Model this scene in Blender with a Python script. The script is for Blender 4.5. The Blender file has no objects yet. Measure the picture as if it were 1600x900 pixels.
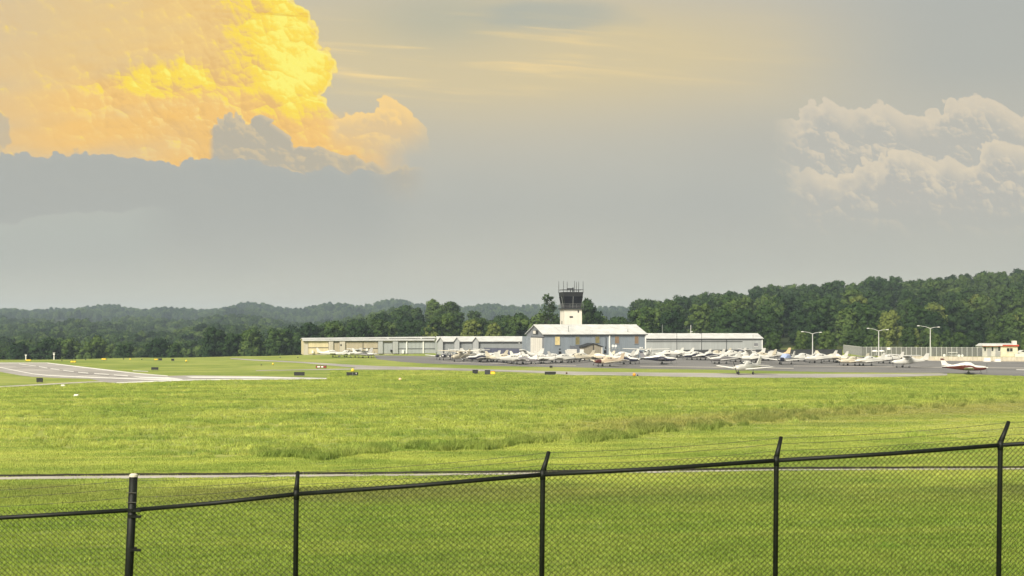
import bpy, math, random
import numpy as np
from mathutils import Vector, Matrix, noise as mnoise

random.seed(7)
rng = np.random.default_rng(7)
scene = bpy.context.scene
COL = scene.collection
R = math.radians

# ------------------------------------------------------------------ camera, sky, sun, exposure
F, EYE, YH = 1880.0, 8.0, 509.0          # focal length in photo pixels, eye height over the airfield, horizon row
EXPO = 2.1
cam_d = bpy.data.cameras.new('camera')
cam = bpy.data.objects.new('camera', cam_d)
COL.objects.link(cam)
cam.location = (0, 0, EYE)
cam.rotation_euler = (R(90), 0, 0)
cam_d.sensor_width = 36
cam_d.lens = 36 * F / 1600
cam_d.shift_y = (YH - 450) / 1600
cam_d.clip_start = 0.1
cam_d.clip_end = 20000
scene.camera = cam
vs = scene.view_settings
vs.view_transform = 'Standard'
vs.look = 'None'
vs.exposure = EXPO
vs.gamma = 1
vs.use_curve_mapping = False
scene.cycles.use_denoising = True
scene.cycles.max_bounces = 6
scene.cycles.diffuse_bounces = 3
scene.cycles.transparent_max_bounces = 8
scene.cycles.volume_bounces = 0
scene.render.film_transparent = False

SUN_AZ, SUN_EL = R(-152), R(38)            # azimuth from +Y (view direction), clockwise positive
sun_vec = Vector((math.sin(SUN_AZ) * math.cos(SUN_EL), math.cos(SUN_AZ) * math.cos(SUN_EL), math.sin(SUN_EL)))
sun_d = bpy.data.lights.new('sun', 'SUN')
sun_d.energy = 1.5
sun_d.angle = R(24)
sun_d.color = (1.0, 0.93, 0.80)
sun = bpy.data.objects.new('sun', sun_d)
COL.objects.link(sun)
sun.location = (0, 0, 120)
sun.rotation_euler = (-sun_vec).to_track_quat('-Z', 'Y').to_euler()


def lin(r, g, b, k=1.0):
    f = lambda c: ((c / 255) / 12.92 if c / 255 <= 0.04045 else ((c / 255 + 0.055) / 1.055) ** 2.4)
    return (f(r) * k, f(g) * k, f(b) * k, 1)


class NT:
    """small expression helper round a node tree"""
    def __init__(self, tree):
        self.t = tree
        self.n = tree.nodes
        self.l = tree.links

    def put(self, sock, v):
        if hasattr(v, 'is_output') or isinstance(v, bpy.types.NodeSocket):
            self.l.new(v, sock)
        elif v is not None:
            sock.default_value = v

    def m(self, op, a, b=None, c=None, clamp=False):
        n = self.n.new('ShaderNodeMath')
        n.operation = op
        n.use_clamp = clamp
        for i, v in enumerate((a, b, c)):
            if v is not None:
                self.put(n.inputs[i], v)
        return n.outputs[0]

    def ss(self, v, lo, hi):                        # smoothstep
        n = self.n.new('ShaderNodeMapRange')
        n.interpolation_type = 'SMOOTHSTEP'
        self.put(n.inputs[0], v)
        self.put(n.inputs[1], lo)
        self.put(n.inputs[2], hi)
        return n.outputs[0]

    def mix(self, f, a, b, mode='MIX'):
        n = self.n.new('ShaderNodeMix')
        n.data_type = 'RGBA'
        n.blend_type = mode
        n.clamp_factor = True
        self.put(n.inputs[0], f)
        self.put(n.inputs[6], a)
        self.put(n.inputs[7], b)
        return n.outputs[2]

    def xyz(self, x, y, z=0.0):
        n = self.n.new('ShaderNodeCombineXYZ')
        self.put(n.inputs[0], x)
        self.put(n.inputs[1], y)
        self.put(n.inputs[2], z)
        return n.outputs[0]

    def noise(self, vec, scale=1.0, detail=4, rough=0.5, dist=0.0):
        n = self.n.new('ShaderNodeTexNoise')
        if vec is not None:
            self.l.new(vec, n.inputs['Vector'])
        n.inputs['Scale'].default_value = scale
        n.inputs['Detail'].default_value = detail
        n.inputs['Roughness'].default_value = rough
        n.inputs['Distortion'].default_value = dist
        return n.outputs['Fac']

    def curve(self, t, pts):
        n = self.n.new('ShaderNodeFloatCurve')
        self.put(n.inputs['Value'], t)
        c = n.mapping.curves[0]
        pts = sorted(pts)
        c.points[0].location = pts[0]
        c.points[-1].location = pts[-1]
        for p in pts[1:-1]:
            c.points.new(*p)
        for p in c.points:
            p.handle_type = 'VECTOR'
        n.mapping.update()
        return n.outputs[0]


world = bpy.data.worlds.new('World')
scene.world = world
world.use_nodes = True
world.cycles.sampling_method = 'MANUAL'
world.cycles.sample_map_resolution = 256
W = NT(world.node_tree)
W.n.clear()
K = 2 ** -EXPO                                     # colours below are written as seen; the exposure lifts them back


def S(r, g, b):
    return lin(r, g, b, K)


tc = W.n.new('ShaderNodeTexCoord')
sep = W.n.new('ShaderNodeSeparateXYZ')
W.l.new(tc.outputs['Generated'], sep.inputs[0])
dx, dy, dz = sep.outputs
az = W.m('ARCTAN2', dx, dy)
azc = W.m('MINIMUM', W.m('MAXIMUM', az, -1.25), 1.25)
hor = W.m('SQRT', W.m('ADD', W.m('MULTIPLY', dx, dx), W.m('MULTIPLY', dy, dy)))
tel = W.m('DIVIDE', dz, W.m('MAXIMUM', hor, 0.02))
# sky plane coordinates: U to the right, V downwards, both in units of 1/1880 rad near the middle
U = W.m('ADD', W.m('MULTIPLY', W.m('TANGENT', azc), F), 800.0)
V = W.m('SUBTRACT', YH, W.m('MULTIPLY', W.m('DIVIDE', tel, W.m('COSINE', azc)), F))


def uv(su, sv, ou=0.0, ov=0.0):
    return W.xyz(W.m('MULTIPLY', W.m('ADD', U, ou), 1 / su), W.m('MULTIPLY', W.m('ADD', V, ov), 1 / sv), 0.37)


def gauss(cx, cy, rx, ry):
    a = W.m('MULTIPLY', W.m('SUBTRACT', U, cx), 1 / rx)
    b = W.m('MULTIPLY', W.m('SUBTRACT', V, cy), 1 / ry)
    q = W.m('ADD', W.m('MULTIPLY', a, a), W.m('MULTIPLY', b, b))
    return W.m('EXPONENT', W.m('MULTIPLY', q, -1.0))


def profile(pts, u0, u1, wob_=0.0):                          # outline V(U), given as photo-like points
    uu = W.m('ADD', U, W.m('MULTIPLY', bump, wob_)) if wob_ else U
    t = W.m('MULTIPLY', W.m('SUBTRACT', uu, u0), 1 / (u1 - u0), clamp=True)
    return W.m('MULTIPLY', W.curve(t, [((p[0] - u0) / (u1 - u0), p[1] / 600) for p in pts]), 600.0)


# base: even overcast over the whole dome, paler at the horizon, with a thin share of clear sky
sky = W.n.new('ShaderNodeTexSky')
sky.sky_type = 'NISHITA'
sky.sun_disc = False
sky.sun_elevation = SUN_EL
sky.sun_rotation = SUN_AZ
sky.air_density = 1.4
sky.dust_density = 3.0
nish = W.mix(1.0, sky.outputs[0], (0.03, 0.03, 0.03, 1), 'MULTIPLY')
cl = W.mix(W.ss(V, 330, 500), S(183, 183, 174), S(203, 202, 187))
cl = W.mix(W.ss(V, 330, 120), cl, S(192, 187, 172))
cl = W.mix(W.ss(V, 150, -250), cl, S(186, 186, 180))
base = W.mix(0.93, nish, cl)
soft = W.noise(uv(420, 150), 1.0, 2, 0.5)
base = W.mix(W.m('MULTIPLY', W.ss(soft, 0.45, 0.75), 0.35), base, S(196, 193, 180))
base = W.mix(W.m('MULTIPLY', W.ss(soft, 0.5, 0.25), 0.3), base, S(174, 176, 171))
# warm veil right of the storm cloud
veil = W.m('ADD', gauss(640, 80, 430, 120), W.m('MULTIPLY', gauss(1020, 85, 380, 85), 0.75))
base = W.mix(W.m('MULTIPLY', veil, 0.9, clamp=True), base, S(213, 198, 160))
blue = gauss(690, 30, 130, 48)
base = W.mix(W.m('MULTIPLY', blue, 0.6), base, S(172, 178, 166))
bl2 = W.m('SUBTRACT', W.m('MULTIPLY', gauss(860, 26, 170, 36), 1.1), W.m('MULTIPLY', W.noise(uv(130, 34), 1, 3), 0.75))
base = W.mix(W.m('MULTIPLY', W.ss(bl2, 0.1, 0.7), 0.6), base, S(166, 175, 170))
# cirrus streaks
stk = W.noise(W.xyz(W.m('MULTIPLY', U, 1 / 260), W.m('MULTIPLY', W.m('SUBTRACT', V, W.m('MULTIPLY', U, 0.07)), 1 / 13), 1.7), 1.0, 5, 0.55, 0.3)
stm = W.m('MULTIPLY', W.ss(stk, 0.48, 0.74), W.m('ADD', gauss(760, 85, 330, 55), W.m('MULTIPLY', gauss(620, 110, 180, 40), 0.7)))
base = W.mix(W.m('MULTIPLY', stm, 1.0, clamp=True), base, S(240, 214, 158))
right_cool = W.ss(U, 1150, 1500)
base = W.mix(W.m('MULTIPLY', W.m('MULTIPLY', right_cool, W.ss(V, 220, 90)), 0.75), base, S(174, 178, 173))

# small outline bumps shared by all cumulus edges
wob = W.n.new('ShaderNodeTexNoise')
W.l.new(uv(34, 34), wob.inputs['Vector'])
wob.inputs['Scale'].default_value = 1.0
wob.inputs['Detail'].default_value = 2


def lobed(size, amt):                              # rounded billows: nearness to scattered centres, and which side of its centre a point lies on
    v = W.n.new('ShaderNodeTexVoronoi')
    v.voronoi_dimensions = '2D'
    v.feature = 'F1'
    va = W.n.new('ShaderNodeVectorMath')
    va.operation = 'MULTIPLY_ADD'
    W.l.new(wob.outputs['Color'], va.inputs[0])
    va.inputs[1].default_value = (amt, amt, 0)
    W.l.new(uv(size, size), va.inputs[2])
    W.l.new(va.outputs[0], v.inputs['Vector'])
    v.inputs['Scale'].default_value = 1.0
    df_ = W.n.new('ShaderNodeVectorMath')
    df_.operation = 'SUBTRACT'
    W.l.new(va.outputs[0], df_.inputs[0])
    W.l.new(v.outputs['Position'], df_.inputs[1])
    dt = W.n.new('ShaderNodeVectorMath')
    dt.operation = 'DOT_PRODUCT'
    W.l.new(df_.outputs[0], dt.inputs[0])
    dt.inputs[1].default_value = (0.55, -0.83, 0)
    return W.m('SUBTRACT', 0.45, v.outputs['Distance']), dt.outputs['Value']


lob1, side1 = lobed(30, 0.5)
lob2, side2 = lobed(12, 1.0)
lob3, side3 = lobed(78, 0.3)
b2 = W.noise(uv(7, 7, 40, 9), 1.0, 2, 0.5)
bump = W.m('ADD', W.m('ADD', W.m('MULTIPLY', lob1, 26.0), W.m('MULTIPLY', lob2, 14.0)), W.m('MULTIPLY', W.m('SUBTRACT', b2, 0.5), 8.0))
# billow relief: difference of the same noise sampled a little towards the light
rl = W.m('SUBTRACT', W.noise(uv(75, 60), 1.0, 5, 0.58, 0.6), W.noise(uv(75, 60, 5, -7), 1.0, 5, 0.58, 0.6))
rl_s = W.m('SUBTRACT', W.noise(uv(26, 22), 1.0, 3, 0.6, 0.4), W.noise(uv(26, 22, 2, -3), 1.0, 3, 0.6, 0.4))
relief = W.m('ADD', W.m('ADD', W.m('MULTIPLY', rl, 2.6), W.m('MULTIPLY', rl_s, 1.6)), W.m('ADD', W.m('MULTIPLY', side1, 0.7), W.m('ADD', W.m('MULTIPLY', side2, 0.45), W.m('MULTIPLY', side3, 0.6))))

# the storm cloud: right-hand edge U(V)
tv = W.m('MULTIPLY', W.m('ADD', V, 400.0), 1 / 700, clamp=True)
edge_pts = [(-400, 330), (-60, 400), (0, 462), (25, 486), (50, 496), (68, 500), (76, 514), (100, 523), (125, 521), (150, 511), (166, 514), (180, 528), (196, 560), (230, 590), (300, 600)]
edge = W.m('MULTIPLY', W.curve(tv, [((v + 400) / 700, u / 1000) for v, u in edge_pts]), 1000.0)
din = W.m('ADD', W.m('SUBTRACT', edge, U), W.m('MULTIPLY', bump, 0.75))
shp = W.ss(V, 200, 160)
m_st = W.m('ADD', W.m('MULTIPLY', W.ss(din, -1.5, 2.0), shp), W.m('MULTIPLY', W.ss(din, -60, 60), W.m('SUBTRACT', 1.0, shp)))
m_st = W.m('MULTIPLY', m_st, W.ss(U, -700, -100))
m_st = W.m('MULTIPLY', m_st, W.m('MULTIPLY', W.ss(V, -420, -120), W.ss(V, 292, 262)))
warm = W.mix(W.ss(V, 60, 230), S(240, 203, 132), S(246, 200, 122))
warm = W.mix(W.m('MULTIPLY', gauss(300, 200, 190, 90), 0.6), warm, S(250, 198, 104))
warm = W.mix(W.m('MULTIPLY', W.ss(U, 330, -60), W.ss(V, 150, 10)), warm, S(222, 198, 152))
warm = W.mix(W.m('MULTIPLY', W.ss(U, 130, -20), 0.55), warm, S(222, 196, 152))
act = W.m('ADD', W.m('ADD', gauss(440, 70, 130, 120), gauss(250, 130, 120, 45)), W.m('ADD', W.m('MULTIPLY', gauss(300, 210, 190, 60), 0.6), 0.18), clamp=True)
warm = W.mix(W.m('MULTIPLY', W.ss(relief, 0.05, 0.75), act), warm, S(255, 222, 140))
warm = W.mix(W.m('MULTIPLY', W.ss(relief, -0.05, -0.7), W.m('MULTIPLY', act, 0.6)), warm, S(226, 182, 112))
drift = W.noise(W.xyz(W.m('MULTIPLY', U, 1 / 320), W.m('MULTIPLY', W.m('ADD', V, W.m('MULTIPLY', U, 0.1)), 1 / 60), 2.2), 1.0, 3, 0.5)
warm = W.mix(W.m('MULTIPLY', W.m('MULTIPLY', W.ss(drift, 0.42, 0.7), W.ss(U, 420, 120)), 0.6), warm, S(214, 196, 160))
glow = W.m('ADD', W.m('MULTIPLY', gauss(440, 40, 92, 112), 1.0), W.m('MULTIPLY', gauss(470, 130, 60, 60), 0.75))
glow = W.m('ADD', glow, W.m('MULTIPLY', gauss(250, 122, 95, 28), 1.0))
glow = W.m('ADD', glow, W.m('MULTIPLY', relief, 0.55))
warm = W.mix(W.ss(glow, 0.28, 0.85), warm, S(254, 222, 86))
warm = W.mix(W.ss(glow, 0.85, 1.25), warm, S(255, 244, 118))
vein = W.noise(W.xyz(W.m('MULTIPLY', U, 1 / 150), W.m('MULTIPLY', W.m('SUBTRACT', V, W.m('MULTIPLY', U, 0.12)), 1 / 9), 4.1), 1.0, 4, 0.6, 0.5)
warm = W.mix(W.m('MULTIPLY', W.m('MULTIPLY', W.ss(vein, 0.54, 0.7), gauss(430, 35, 100, 26)), 0.7), warm, S(230, 178, 66))
warm = W.mix(W.m('MULTIPLY', W.m('MULTIPLY', W.ss(W.m('ABSOLUTE', W.m('SUBTRACT', din, 4.0)), 7, 0), shp), 0.5), warm, S(255, 240, 150))
scr = W.m('ADD', W.m('MULTIPLY', gauss(-4, 200, 34, 44), 1.3), W.m('MULTIPLY', bump, 0.02))
warm = W.mix(W.m('MULTIPLY', W.ss(scr, 0.75, 0.95), 0.7), warm, S(190, 182, 162))
base = W.mix(m_st, base, warm)


def heap(base, pts, u0, u1, inside, rim, fade_bottom, fl, fr, bump_k=0.7, rim_w=26.0, rim_f=0.7, edge_soft=1.3, rel=0.5):
    pr = profile(pts, u0, u1, 0.9)
    d = W.m('ADD', W.m('SUBTRACT', V, pr), W.m('MULTIPLY', bump, bump_k))
    mk = W.ss(d, -edge_soft, edge_soft)
    mk = W.m('MULTIPLY', mk, W.m('MULTIPLY', W.ss(U, fl[0], fl[1]), W.ss(U, fr[1], fr[0])))
    if fade_bottom:
        mk = W.m('MULTIPLY', mk, W.ss(V, fade_bottom[1], fade_bottom[0]))
    c = W.mix(W.m('MULTIPLY', W.ss(d, rim_w, 0.0), rim_f), inside, rim)
    c = W.mix(W.m('MULTIPLY', W.ss(relief, 0.0, 0.8), rel), c, rim)
    return W.mix(mk, base, c)


# little cumulus right of the storm
base = heap(base, [(515, 190), (533, 174), (548, 176), (562, 173), (572, 178), (580, 167), (592, 157), (605, 152), (620, 156), (636, 170), (652, 182), (664, 200), (676, 230), (700, 320)],
            515, 700, S(226, 198, 150), S(252, 214, 142), (195, 250), (505, 530), (630, 690), 0.5, 34, 0.9, 1.5, 0.9)
# dark lower cloud in front of the storm
base = heap(base, [(322, 262), (331, 214), (334, 196), (346, 190), (356, 188), (366, 179), (372, 176), (380, 192), (392, 198), (398, 184), (408, 178), (422, 182), (426, 194), (442, 204), (454, 214), (464, 234), (480, 229), (500, 230), (522, 237), (546, 246), (562, 247), (582, 252), (600, 264), (622, 268), (642, 258), (660, 262), (675, 272)],
            322, 675, S(187, 179, 160), S(218, 198, 160), (270, 330), (324, 336), (620, 675), 0.62, 10, 0.75, 1.2, 0.75)
# grey bank along the lower left
base = heap(base, [(-300, 262), (-150, 250), (0, 243), (50, 242), (75, 247), (100, 240), (140, 238), (190, 243), (245, 255), (280, 252), (320, 248), (380, 250), (430, 257), (455, 267), (480, 264), (520, 263), (545, 271), (570, 264), (600, 270), (625, 272), (650, 262), (672, 274)],
            -300, 672, S(175, 177, 170), S(181, 181, 171), (300, 470), (-900, -250), (560, 680), 0.5, 14, 0.5, 1.2, 0.15)
base = heap(base, [(-300, 372), (-20, 352), (30, 347), (70, 336), (130, 332), (180, 331), (220, 327), (245, 322), (270, 330), (300, 345)],
            -300, 300, S(182, 185, 176), S(186, 188, 178), (350, 470), (-900, -250), (180, 300), 0.2, 14, 0.4, 1.5, 0.1)
# pale cumulus on the right, two tiers
base = heap(base, [(1204, 330), (1210, 200), (1216, 194), (1236, 190), (1246, 176), (1268, 162), (1290, 152), (1304, 160), (1322, 173), (1340, 172), (1360, 164), (1386, 162), (1412, 178), (1426, 183), (1450, 178), (1470, 174), (1474, 159), (1500, 153), (1540, 151), (1568, 164), (1600, 186), (1700, 180), (1900, 230)],
            1204, 1900, S(188, 186, 176), S(221, 208, 184), (235, 345), (1196, 1262), (1640, 1900), 0.55, 44, 0.8, 1.2, 0.75)
base = heap(base, [(1224, 400), (1232, 290), (1238, 276), (1246, 266), (1270, 263), (1286, 275), (1305, 275), (1326, 267), (1350, 259), (1362, 249), (1380, 256), (1391, 230), (1408, 228), (1430, 238), (1458, 248), (1482, 243), (1503, 256), (1520, 250), (1540, 226), (1556, 217), (1600, 228), (1700, 250), (1900, 290)],
            1224, 1900, S(187, 185, 176), S(223, 210, 185), (285, 385), (1216, 1282), (1640, 1900), 0.55, 44, 0.8, 1.2, 0.75)
bg = W.n.new('ShaderNodeBackground')
W.l.new(base, bg.inputs[0])
bg.inputs[1].default_value = 1.0
wo = W.n.new('ShaderNodeOutputWorld')
W.l.new(bg.outputs[0], wo.inputs[0])

# ------------------------------------------------------------------ helpers


def G(px, py):
    d = F * EYE / (py - YH)
    return ((px - 800) / F * d, d)


def P(px, py, d):
    return Vector(((px - 800) / F * d, d, EYE - (py - YH) / F * d))


def X(px, d):
    return (px - 800) / F * d


def tag(o, label=None, cat=None, group=None, kind=None):
    if label:
        o['label'] = label
    if cat:
        o['category'] = cat
    if group:
        o['group'] = group
    if kind:
        o['kind'] = kind
    return o


def link(name, data, parent=None, loc=(0, 0, 0), rz=0.0):
    o = bpy.data.objects.new(name, data)
    COL.objects.link(o)
    o.parent = parent
    o.location = loc
    o.rotation_euler = (0, 0, rz)
    return o


def thing(name, label, cat, loc=(0, 0, 0), rz=0.0, group=None):
    o = link(name, None, None, loc, rz)
    o.empty_display_size = 0.5
    return tag(o, label, cat, group)


class MB:
    def __init__(self):
        self.v, self.f, self.mi = [], [], []

    def add(self, vs_, fs, mi=0):
        n = len(self.v)
        self.v += [tuple(p) for p in vs_]
        for f in fs:
            self.f.append(tuple(i + n for i in f))
            self.mi.append(mi)
        return self

    def box(self, x0, x1, y0, y1, z0, z1, mi=0):
        return self.add([(x0, y0, z0), (x1, y0, z0), (x1, y1, z0), (x0, y1, z0), (x0, y0, z1), (x1, y0, z1), (x1, y1, z1), (x0, y1, z1)],
                        [(3, 2, 1, 0), (4, 5, 6, 7), (0, 1, 5, 4), (1, 2, 6, 5), (2, 3, 7, 6), (3, 0, 4, 7)], mi)

    def hexa(self, b, t, mi=0):                     # four bottom and four top points
        return self.add(list(b) + list(t), [(3, 2, 1, 0), (4, 5, 6, 7), (0, 1, 5, 4), (1, 2, 6, 5), (2, 3, 7, 6), (3, 0, 4, 7)], mi)

    def prism(self, poly, off, mi=0):               # polygon swept along off
        n = len(poly)
        a = [Vector(p) for p in poly]
        b = [p + Vector(off) for p in a]
        fs = [tuple(range(n))[::-1], tuple(range(n, 2 * n))]
        fs += [(i, (i + 1) % n, n + (i + 1) % n, n + i) for i in range(n)]
        return self.add(a + b, fs, mi)

    def loft(self, rings, caps=True, mi=0, closed=True):
        n = len(rings[0])
        fs = []
        for k in range(len(rings) - 1):
            for i in range(n if closed else n - 1):
                j = (i + 1) % n
                fs.append((k * n + i, k * n + j, (k + 1) * n + j, (k + 1) * n + i))
        if caps:
            fs.append(tuple(range(n))[::-1])
            fs.append(tuple(range((len(rings) - 1) * n, len(rings) * n)))
        return self.add([p for r in rings for p in r], fs, mi)

    def tube(self, pts, rads, n=8, caps=True, mi=0):
        pts = [Vector(p) for p in pts]
        if not hasattr(rads, '__len__'):
            rads = [rads] * len(pts)
        rings = []
        ref = None
        for i, p in enumerate(pts):
            t = (pts[min(i + 1, len(pts) - 1)] - pts[max(i - 1, 0)]).normalized()
            if ref is None:
                ref = Vector((0, 0, 1)) if abs(t.z) < 0.9 else Vector((1, 0, 0))
            a = t.cross(ref).normalized()
            b = t.cross(a).normalized()
            ref = -b if False else ref
            rings.append([p + (a * math.cos(k * 2 * math.pi / n) + b * math.sin(k * 2 * math.pi / n)) * rads[i] for k in range(n)])
        return self.loft(rings, caps, mi)

    def mesh(self, name, mats, smooth=False):
        me = bpy.data.meshes.new(name)
        me.from_pydata(self.v, [], self.f)
        for m in (mats if isinstance(mats, (list, tuple)) else [mats]):
            me.materials.append(m)
        me.polygons.foreach_set('material_index', self.mi)
        if smooth:
            me.polygons.foreach_set('use_smooth', [True] * len(self.f))
        me.update()
        return me

    def build(self, name, mats, parent=None, smooth=False, loc=(0, 0, 0), rz=0.0):
        return link(name, self.mesh(name, mats, smooth), parent, loc, rz)


MATS = {}


def mat(name, col, rough=0.6, var=0.12, scale=1.2, metal=0.0, spec=0.5, detail=5, streak=False, bump=0.0, alt=None):
    """plain surface with uneven tone: noise between col*(1-var) and col*(1+var), or between col and alt"""
    if name in MATS:
        return MATS[name]
    m = bpy.data.materials.new(name)
    m.use_nodes = True
    N = NT(m.node_tree)
    bs = N.n['Principled BSDF']
    t = N.n.new('ShaderNodeTexCoord')
    vec = t.outputs['Object']
    if streak:
        mp = N.n.new('ShaderNodeMapping')
        mp.inputs['Scale'].default_value = (3.0, 3.0, 0.25)
        N.l.new(vec, mp.inputs[0])
        vec = mp.outputs[0]
    f = N.noise(vec, scale, detail, 0.6)
    f = N.ss(f, 0.25, 0.75)
    c0 = tuple(max(0, x * (1 - var)) for x in col) + (1,)
    c1 = tuple(alt) + (1,) if alt else tuple(x * (1 + var) for x in col) + (1,)
    N.l.new(N.mix(f, c0, c1), bs.inputs['Base Color'])
    bs.inputs['Roughness'].default_value = rough
    bs.inputs['Metallic'].default_value = metal
    bs.inputs['Specular IOR Level'].default_value = spec
    if bump:
        bn = N.n.new('ShaderNodeBump')
        bn.inputs['Strength'].default_value = bump
        bn.inputs['Distance'].default_value = 0.02
        N.l.new(N.noise(vec, scale * 8, 4), bn.inputs['Height'])
        N.l.new(bn.outputs[0], bs.inputs['Normal'])
    MATS[name] = m
    return m


M_asphalt = mat('asphalt', (0.165, 0.158, 0.150), 0.9, 0.18, 0.06, bump=0.2, detail=9)
M_runway = mat('worn_runway_asphalt', (0.34, 0.315, 0.285), 0.9, 0.24, 0.08, bump=0.2, detail=9)
M_conc = mat('concrete', (0.42, 0.385, 0.33), 0.85, 0.15, 0.4, detail=8)
M_paint = mat('white_marking_paint', (0.72, 0.70, 0.64), 0.7, 0.14, 0.5, detail=8)
M_white = mat('white_painted_metal', (0.80, 0.79, 0.74), 0.45, 0.05, 0.3)
M_roof = mat('white_roof_sheet', (0.56, 0.56, 0.53), 0.5, 0.16, 0.2, streak=True)
M_roofdark = mat('dark_roof_trim', (0.06, 0.06, 0.06), 0.7)  # plain dark trim colour for eaves, rakes, door heads and clerestory
M_blue = mat('blue_grey_siding', (0.210, 0.240, 0.270), 0.55, 0.1, 0.5, streak=True)
M_bluel = mat('grey_gable_siding', (0.19, 0.20, 0.215), 0.55, 0.08, 0.5, streak=True)
M_pale = mat('pale_grey_siding', (0.33, 0.345, 0.335), 0.55, 0.1, 0.5, streak=True)
M_grey = mat('grey_siding', (0.324, 0.342, 0.342), 0.6, 0.1, 0.5, streak=True)
M_greyp = mat('light_grey_partition', (0.36, 0.37, 0.365), 0.6, 0.08, 0.5, streak=True)
M_cream = mat('cream_siding', (0.600, 0.516, 0.324), 0.6, 0.1, 0.5, streak=True)
M_beige = mat('beige_door_sheet', (0.396, 0.342, 0.246), 0.6, 0.1, 0.5, streak=True)
M_beigel = mat('light_beige_partition', (0.480, 0.438, 0.360), 0.6, 0.1, 0.5, streak=True)
M_door = mat('off_white_door', (0.66, 0.63, 0.56), 0.6, 0.07, 0.4, streak=True)
M_tower = mat('tower_cream_render', (0.69, 0.65, 0.55), 0.7, 0.08, 0.5, streak=True)
M_black = mat('black_paint', (0.012, 0.012, 0.013), 0.5, 0.2, 2.0)
M_dark = mat('dark_steel', (0.022, 0.023, 0.025), 0.5, 0.2, 2.0)
M_steel = mat('galvanised_steel', (0.30, 0.31, 0.30), 0.45, 0.12, 3.0, metal=0.4)
M_polegrey = mat('pale_pole_paint', (0.55, 0.55, 0.52), 0.5, 0.1, 3.0)
M_glass = mat('dark_window_glass', (0.012, 0.014, 0.018), 0.08, 0.2, 1.0, spec=0.8)
M_yglass = mat('yellow_translucent_panel', (0.62, 0.50, 0.24), 0.5, 0.15, 1.5)
M_olive = mat('olive_window_panel', (0.20, 0.17, 0.075), 0.5, 0.2, 1.5)
M_brown = mat('brown_window_panel', (0.22, 0.15, 0.09), 0.5, 0.2, 1.5)
M_shed = mat('khaki_shed_sheet', (0.270, 0.240, 0.180), 0.6, 0.1, 1.0, streak=True)
M_red = mat('red_trim', (0.42, 0.06, 0.025), 0.5, 0.12, 1.0)
M_slat = mat('grey_fence_slat', (0.12, 0.12, 0.115), 0.6, 0.2, 2.0, streak=True)
M_vinyl = mat('black_vinyl_coated_steel', (0.007, 0.009, 0.006), 0.55, 0.35, 6.0, spec=0.25)
M_mesh = mat('black_vinyl_wire', (0.012, 0.016, 0.008), 0.5, 0.3, 5.0, spec=0.3)
M_wire = mat('weathered_barbed_wire', (0.10, 0.095, 0.08), 0.5, 0.3, 9.0, metal=0.5)
M_cap = mat('bare_post_cap', (0.55, 0.50, 0.40), 0.5, 0.2, 9.0)
M_yellow = mat('yellow_sign_paint', (0.85, 0.60, 0.03), 0.5, 0.1, 3.0)
M_orange = mat('orange_sign_paint', (0.80, 0.32, 0.03), 0.5, 0.1, 3.0)
M_signred = mat('red_sign_paint', (0.28, 0.03, 0.02), 0.5, 0.15, 3.0)
M_gutter_lip = mat('dark_gutter_lip', (0.022, 0.020, 0.012), 0.95, 0.3, 1.0)  # near-black colour of the raised lip along the gutter's far edge
M_ac_white = mat('aircraft_white', (0.60, 0.59, 0.545), 0.25, 0.03, 0.6)
M_ac_cream = mat('aircraft_cream', (0.55, 0.50, 0.39), 0.3, 0.05, 0.6)
M_ac_tan = mat('aircraft_tan', (0.62, 0.50, 0.37), 0.3, 0.05, 0.6)
M_ac_red = mat('aircraft_dark_red', (0.085, 0.014, 0.010), 0.3, 0.1, 0.6)
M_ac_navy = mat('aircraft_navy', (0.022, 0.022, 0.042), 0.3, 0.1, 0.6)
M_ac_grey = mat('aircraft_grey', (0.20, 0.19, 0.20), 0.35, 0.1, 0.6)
M_ac_peach = mat('aircraft_peach', (0.75, 0.55, 0.33), 0.3, 0.05, 0.6)
M_cover = mat('pale_blue_canvas', (0.33, 0.40, 0.62), 0.8, 0.1, 2.0)
M_tyre = mat('tyre_rubber', (0.014, 0.014, 0.014), 0.8, 0.2, 4.0)
M_bark = mat('tree_bark', (0.075, 0.062, 0.045), 0.9, 0.3, 1.0, bump=0.5)


def leaf_mat(name, cols, transl=0.6):
    m = bpy.data.materials.new(name)
    m.use_nodes = True
    N = NT(m.node_tree)
    N.n.remove(N.n['Principled BSDF'])
    oi = N.n.new('ShaderNodeObjectInfo')
    geo = N.n.new('ShaderNodeNewGeometry')
    rnd = oi.outputs['Random']
    n1 = N.noise(geo.outputs['Position'], 0.35, 3, 0.6)
    f = N.m('ADD', N.m('MULTIPLY', rnd, 0.72), N.m('MULTIPLY', N.ss(n1, 0.3, 0.7), 0.33))
    c = N.mix(N.ss(f, 0.1, 0.6), cols[0], cols[1])
    c = N.mix(N.ss(f, 0.6, 0.95), c, cols[2])
    big = N.noise(geo.outputs['Position'], 0.012, 3, 0.55)
    c = N.mix(N.m('MULTIPLY', N.ss(big, 0.5, 0.68), 0.7), c, cols[2])
    d = N.n.new('ShaderNodeBsdfDiffuse')
    t = N.n.new('ShaderNodeBsdfTranslucent')
    N.l.new(c, d.inputs[0])
    N.l.new(N.mix(1.0, c, (transl, transl, transl * 0.7, 1), 'MULTIPLY'), t.inputs[0])
    mx = N.n.new('ShaderNodeAddShader')
    N.l.new(d.outputs[0], mx.inputs[0])
    N.l.new(t.outputs[0], mx.inputs[1])
    N.l.new(mx.outputs[0], N.n['Material Output'].inputs[0])
    return m


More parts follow.
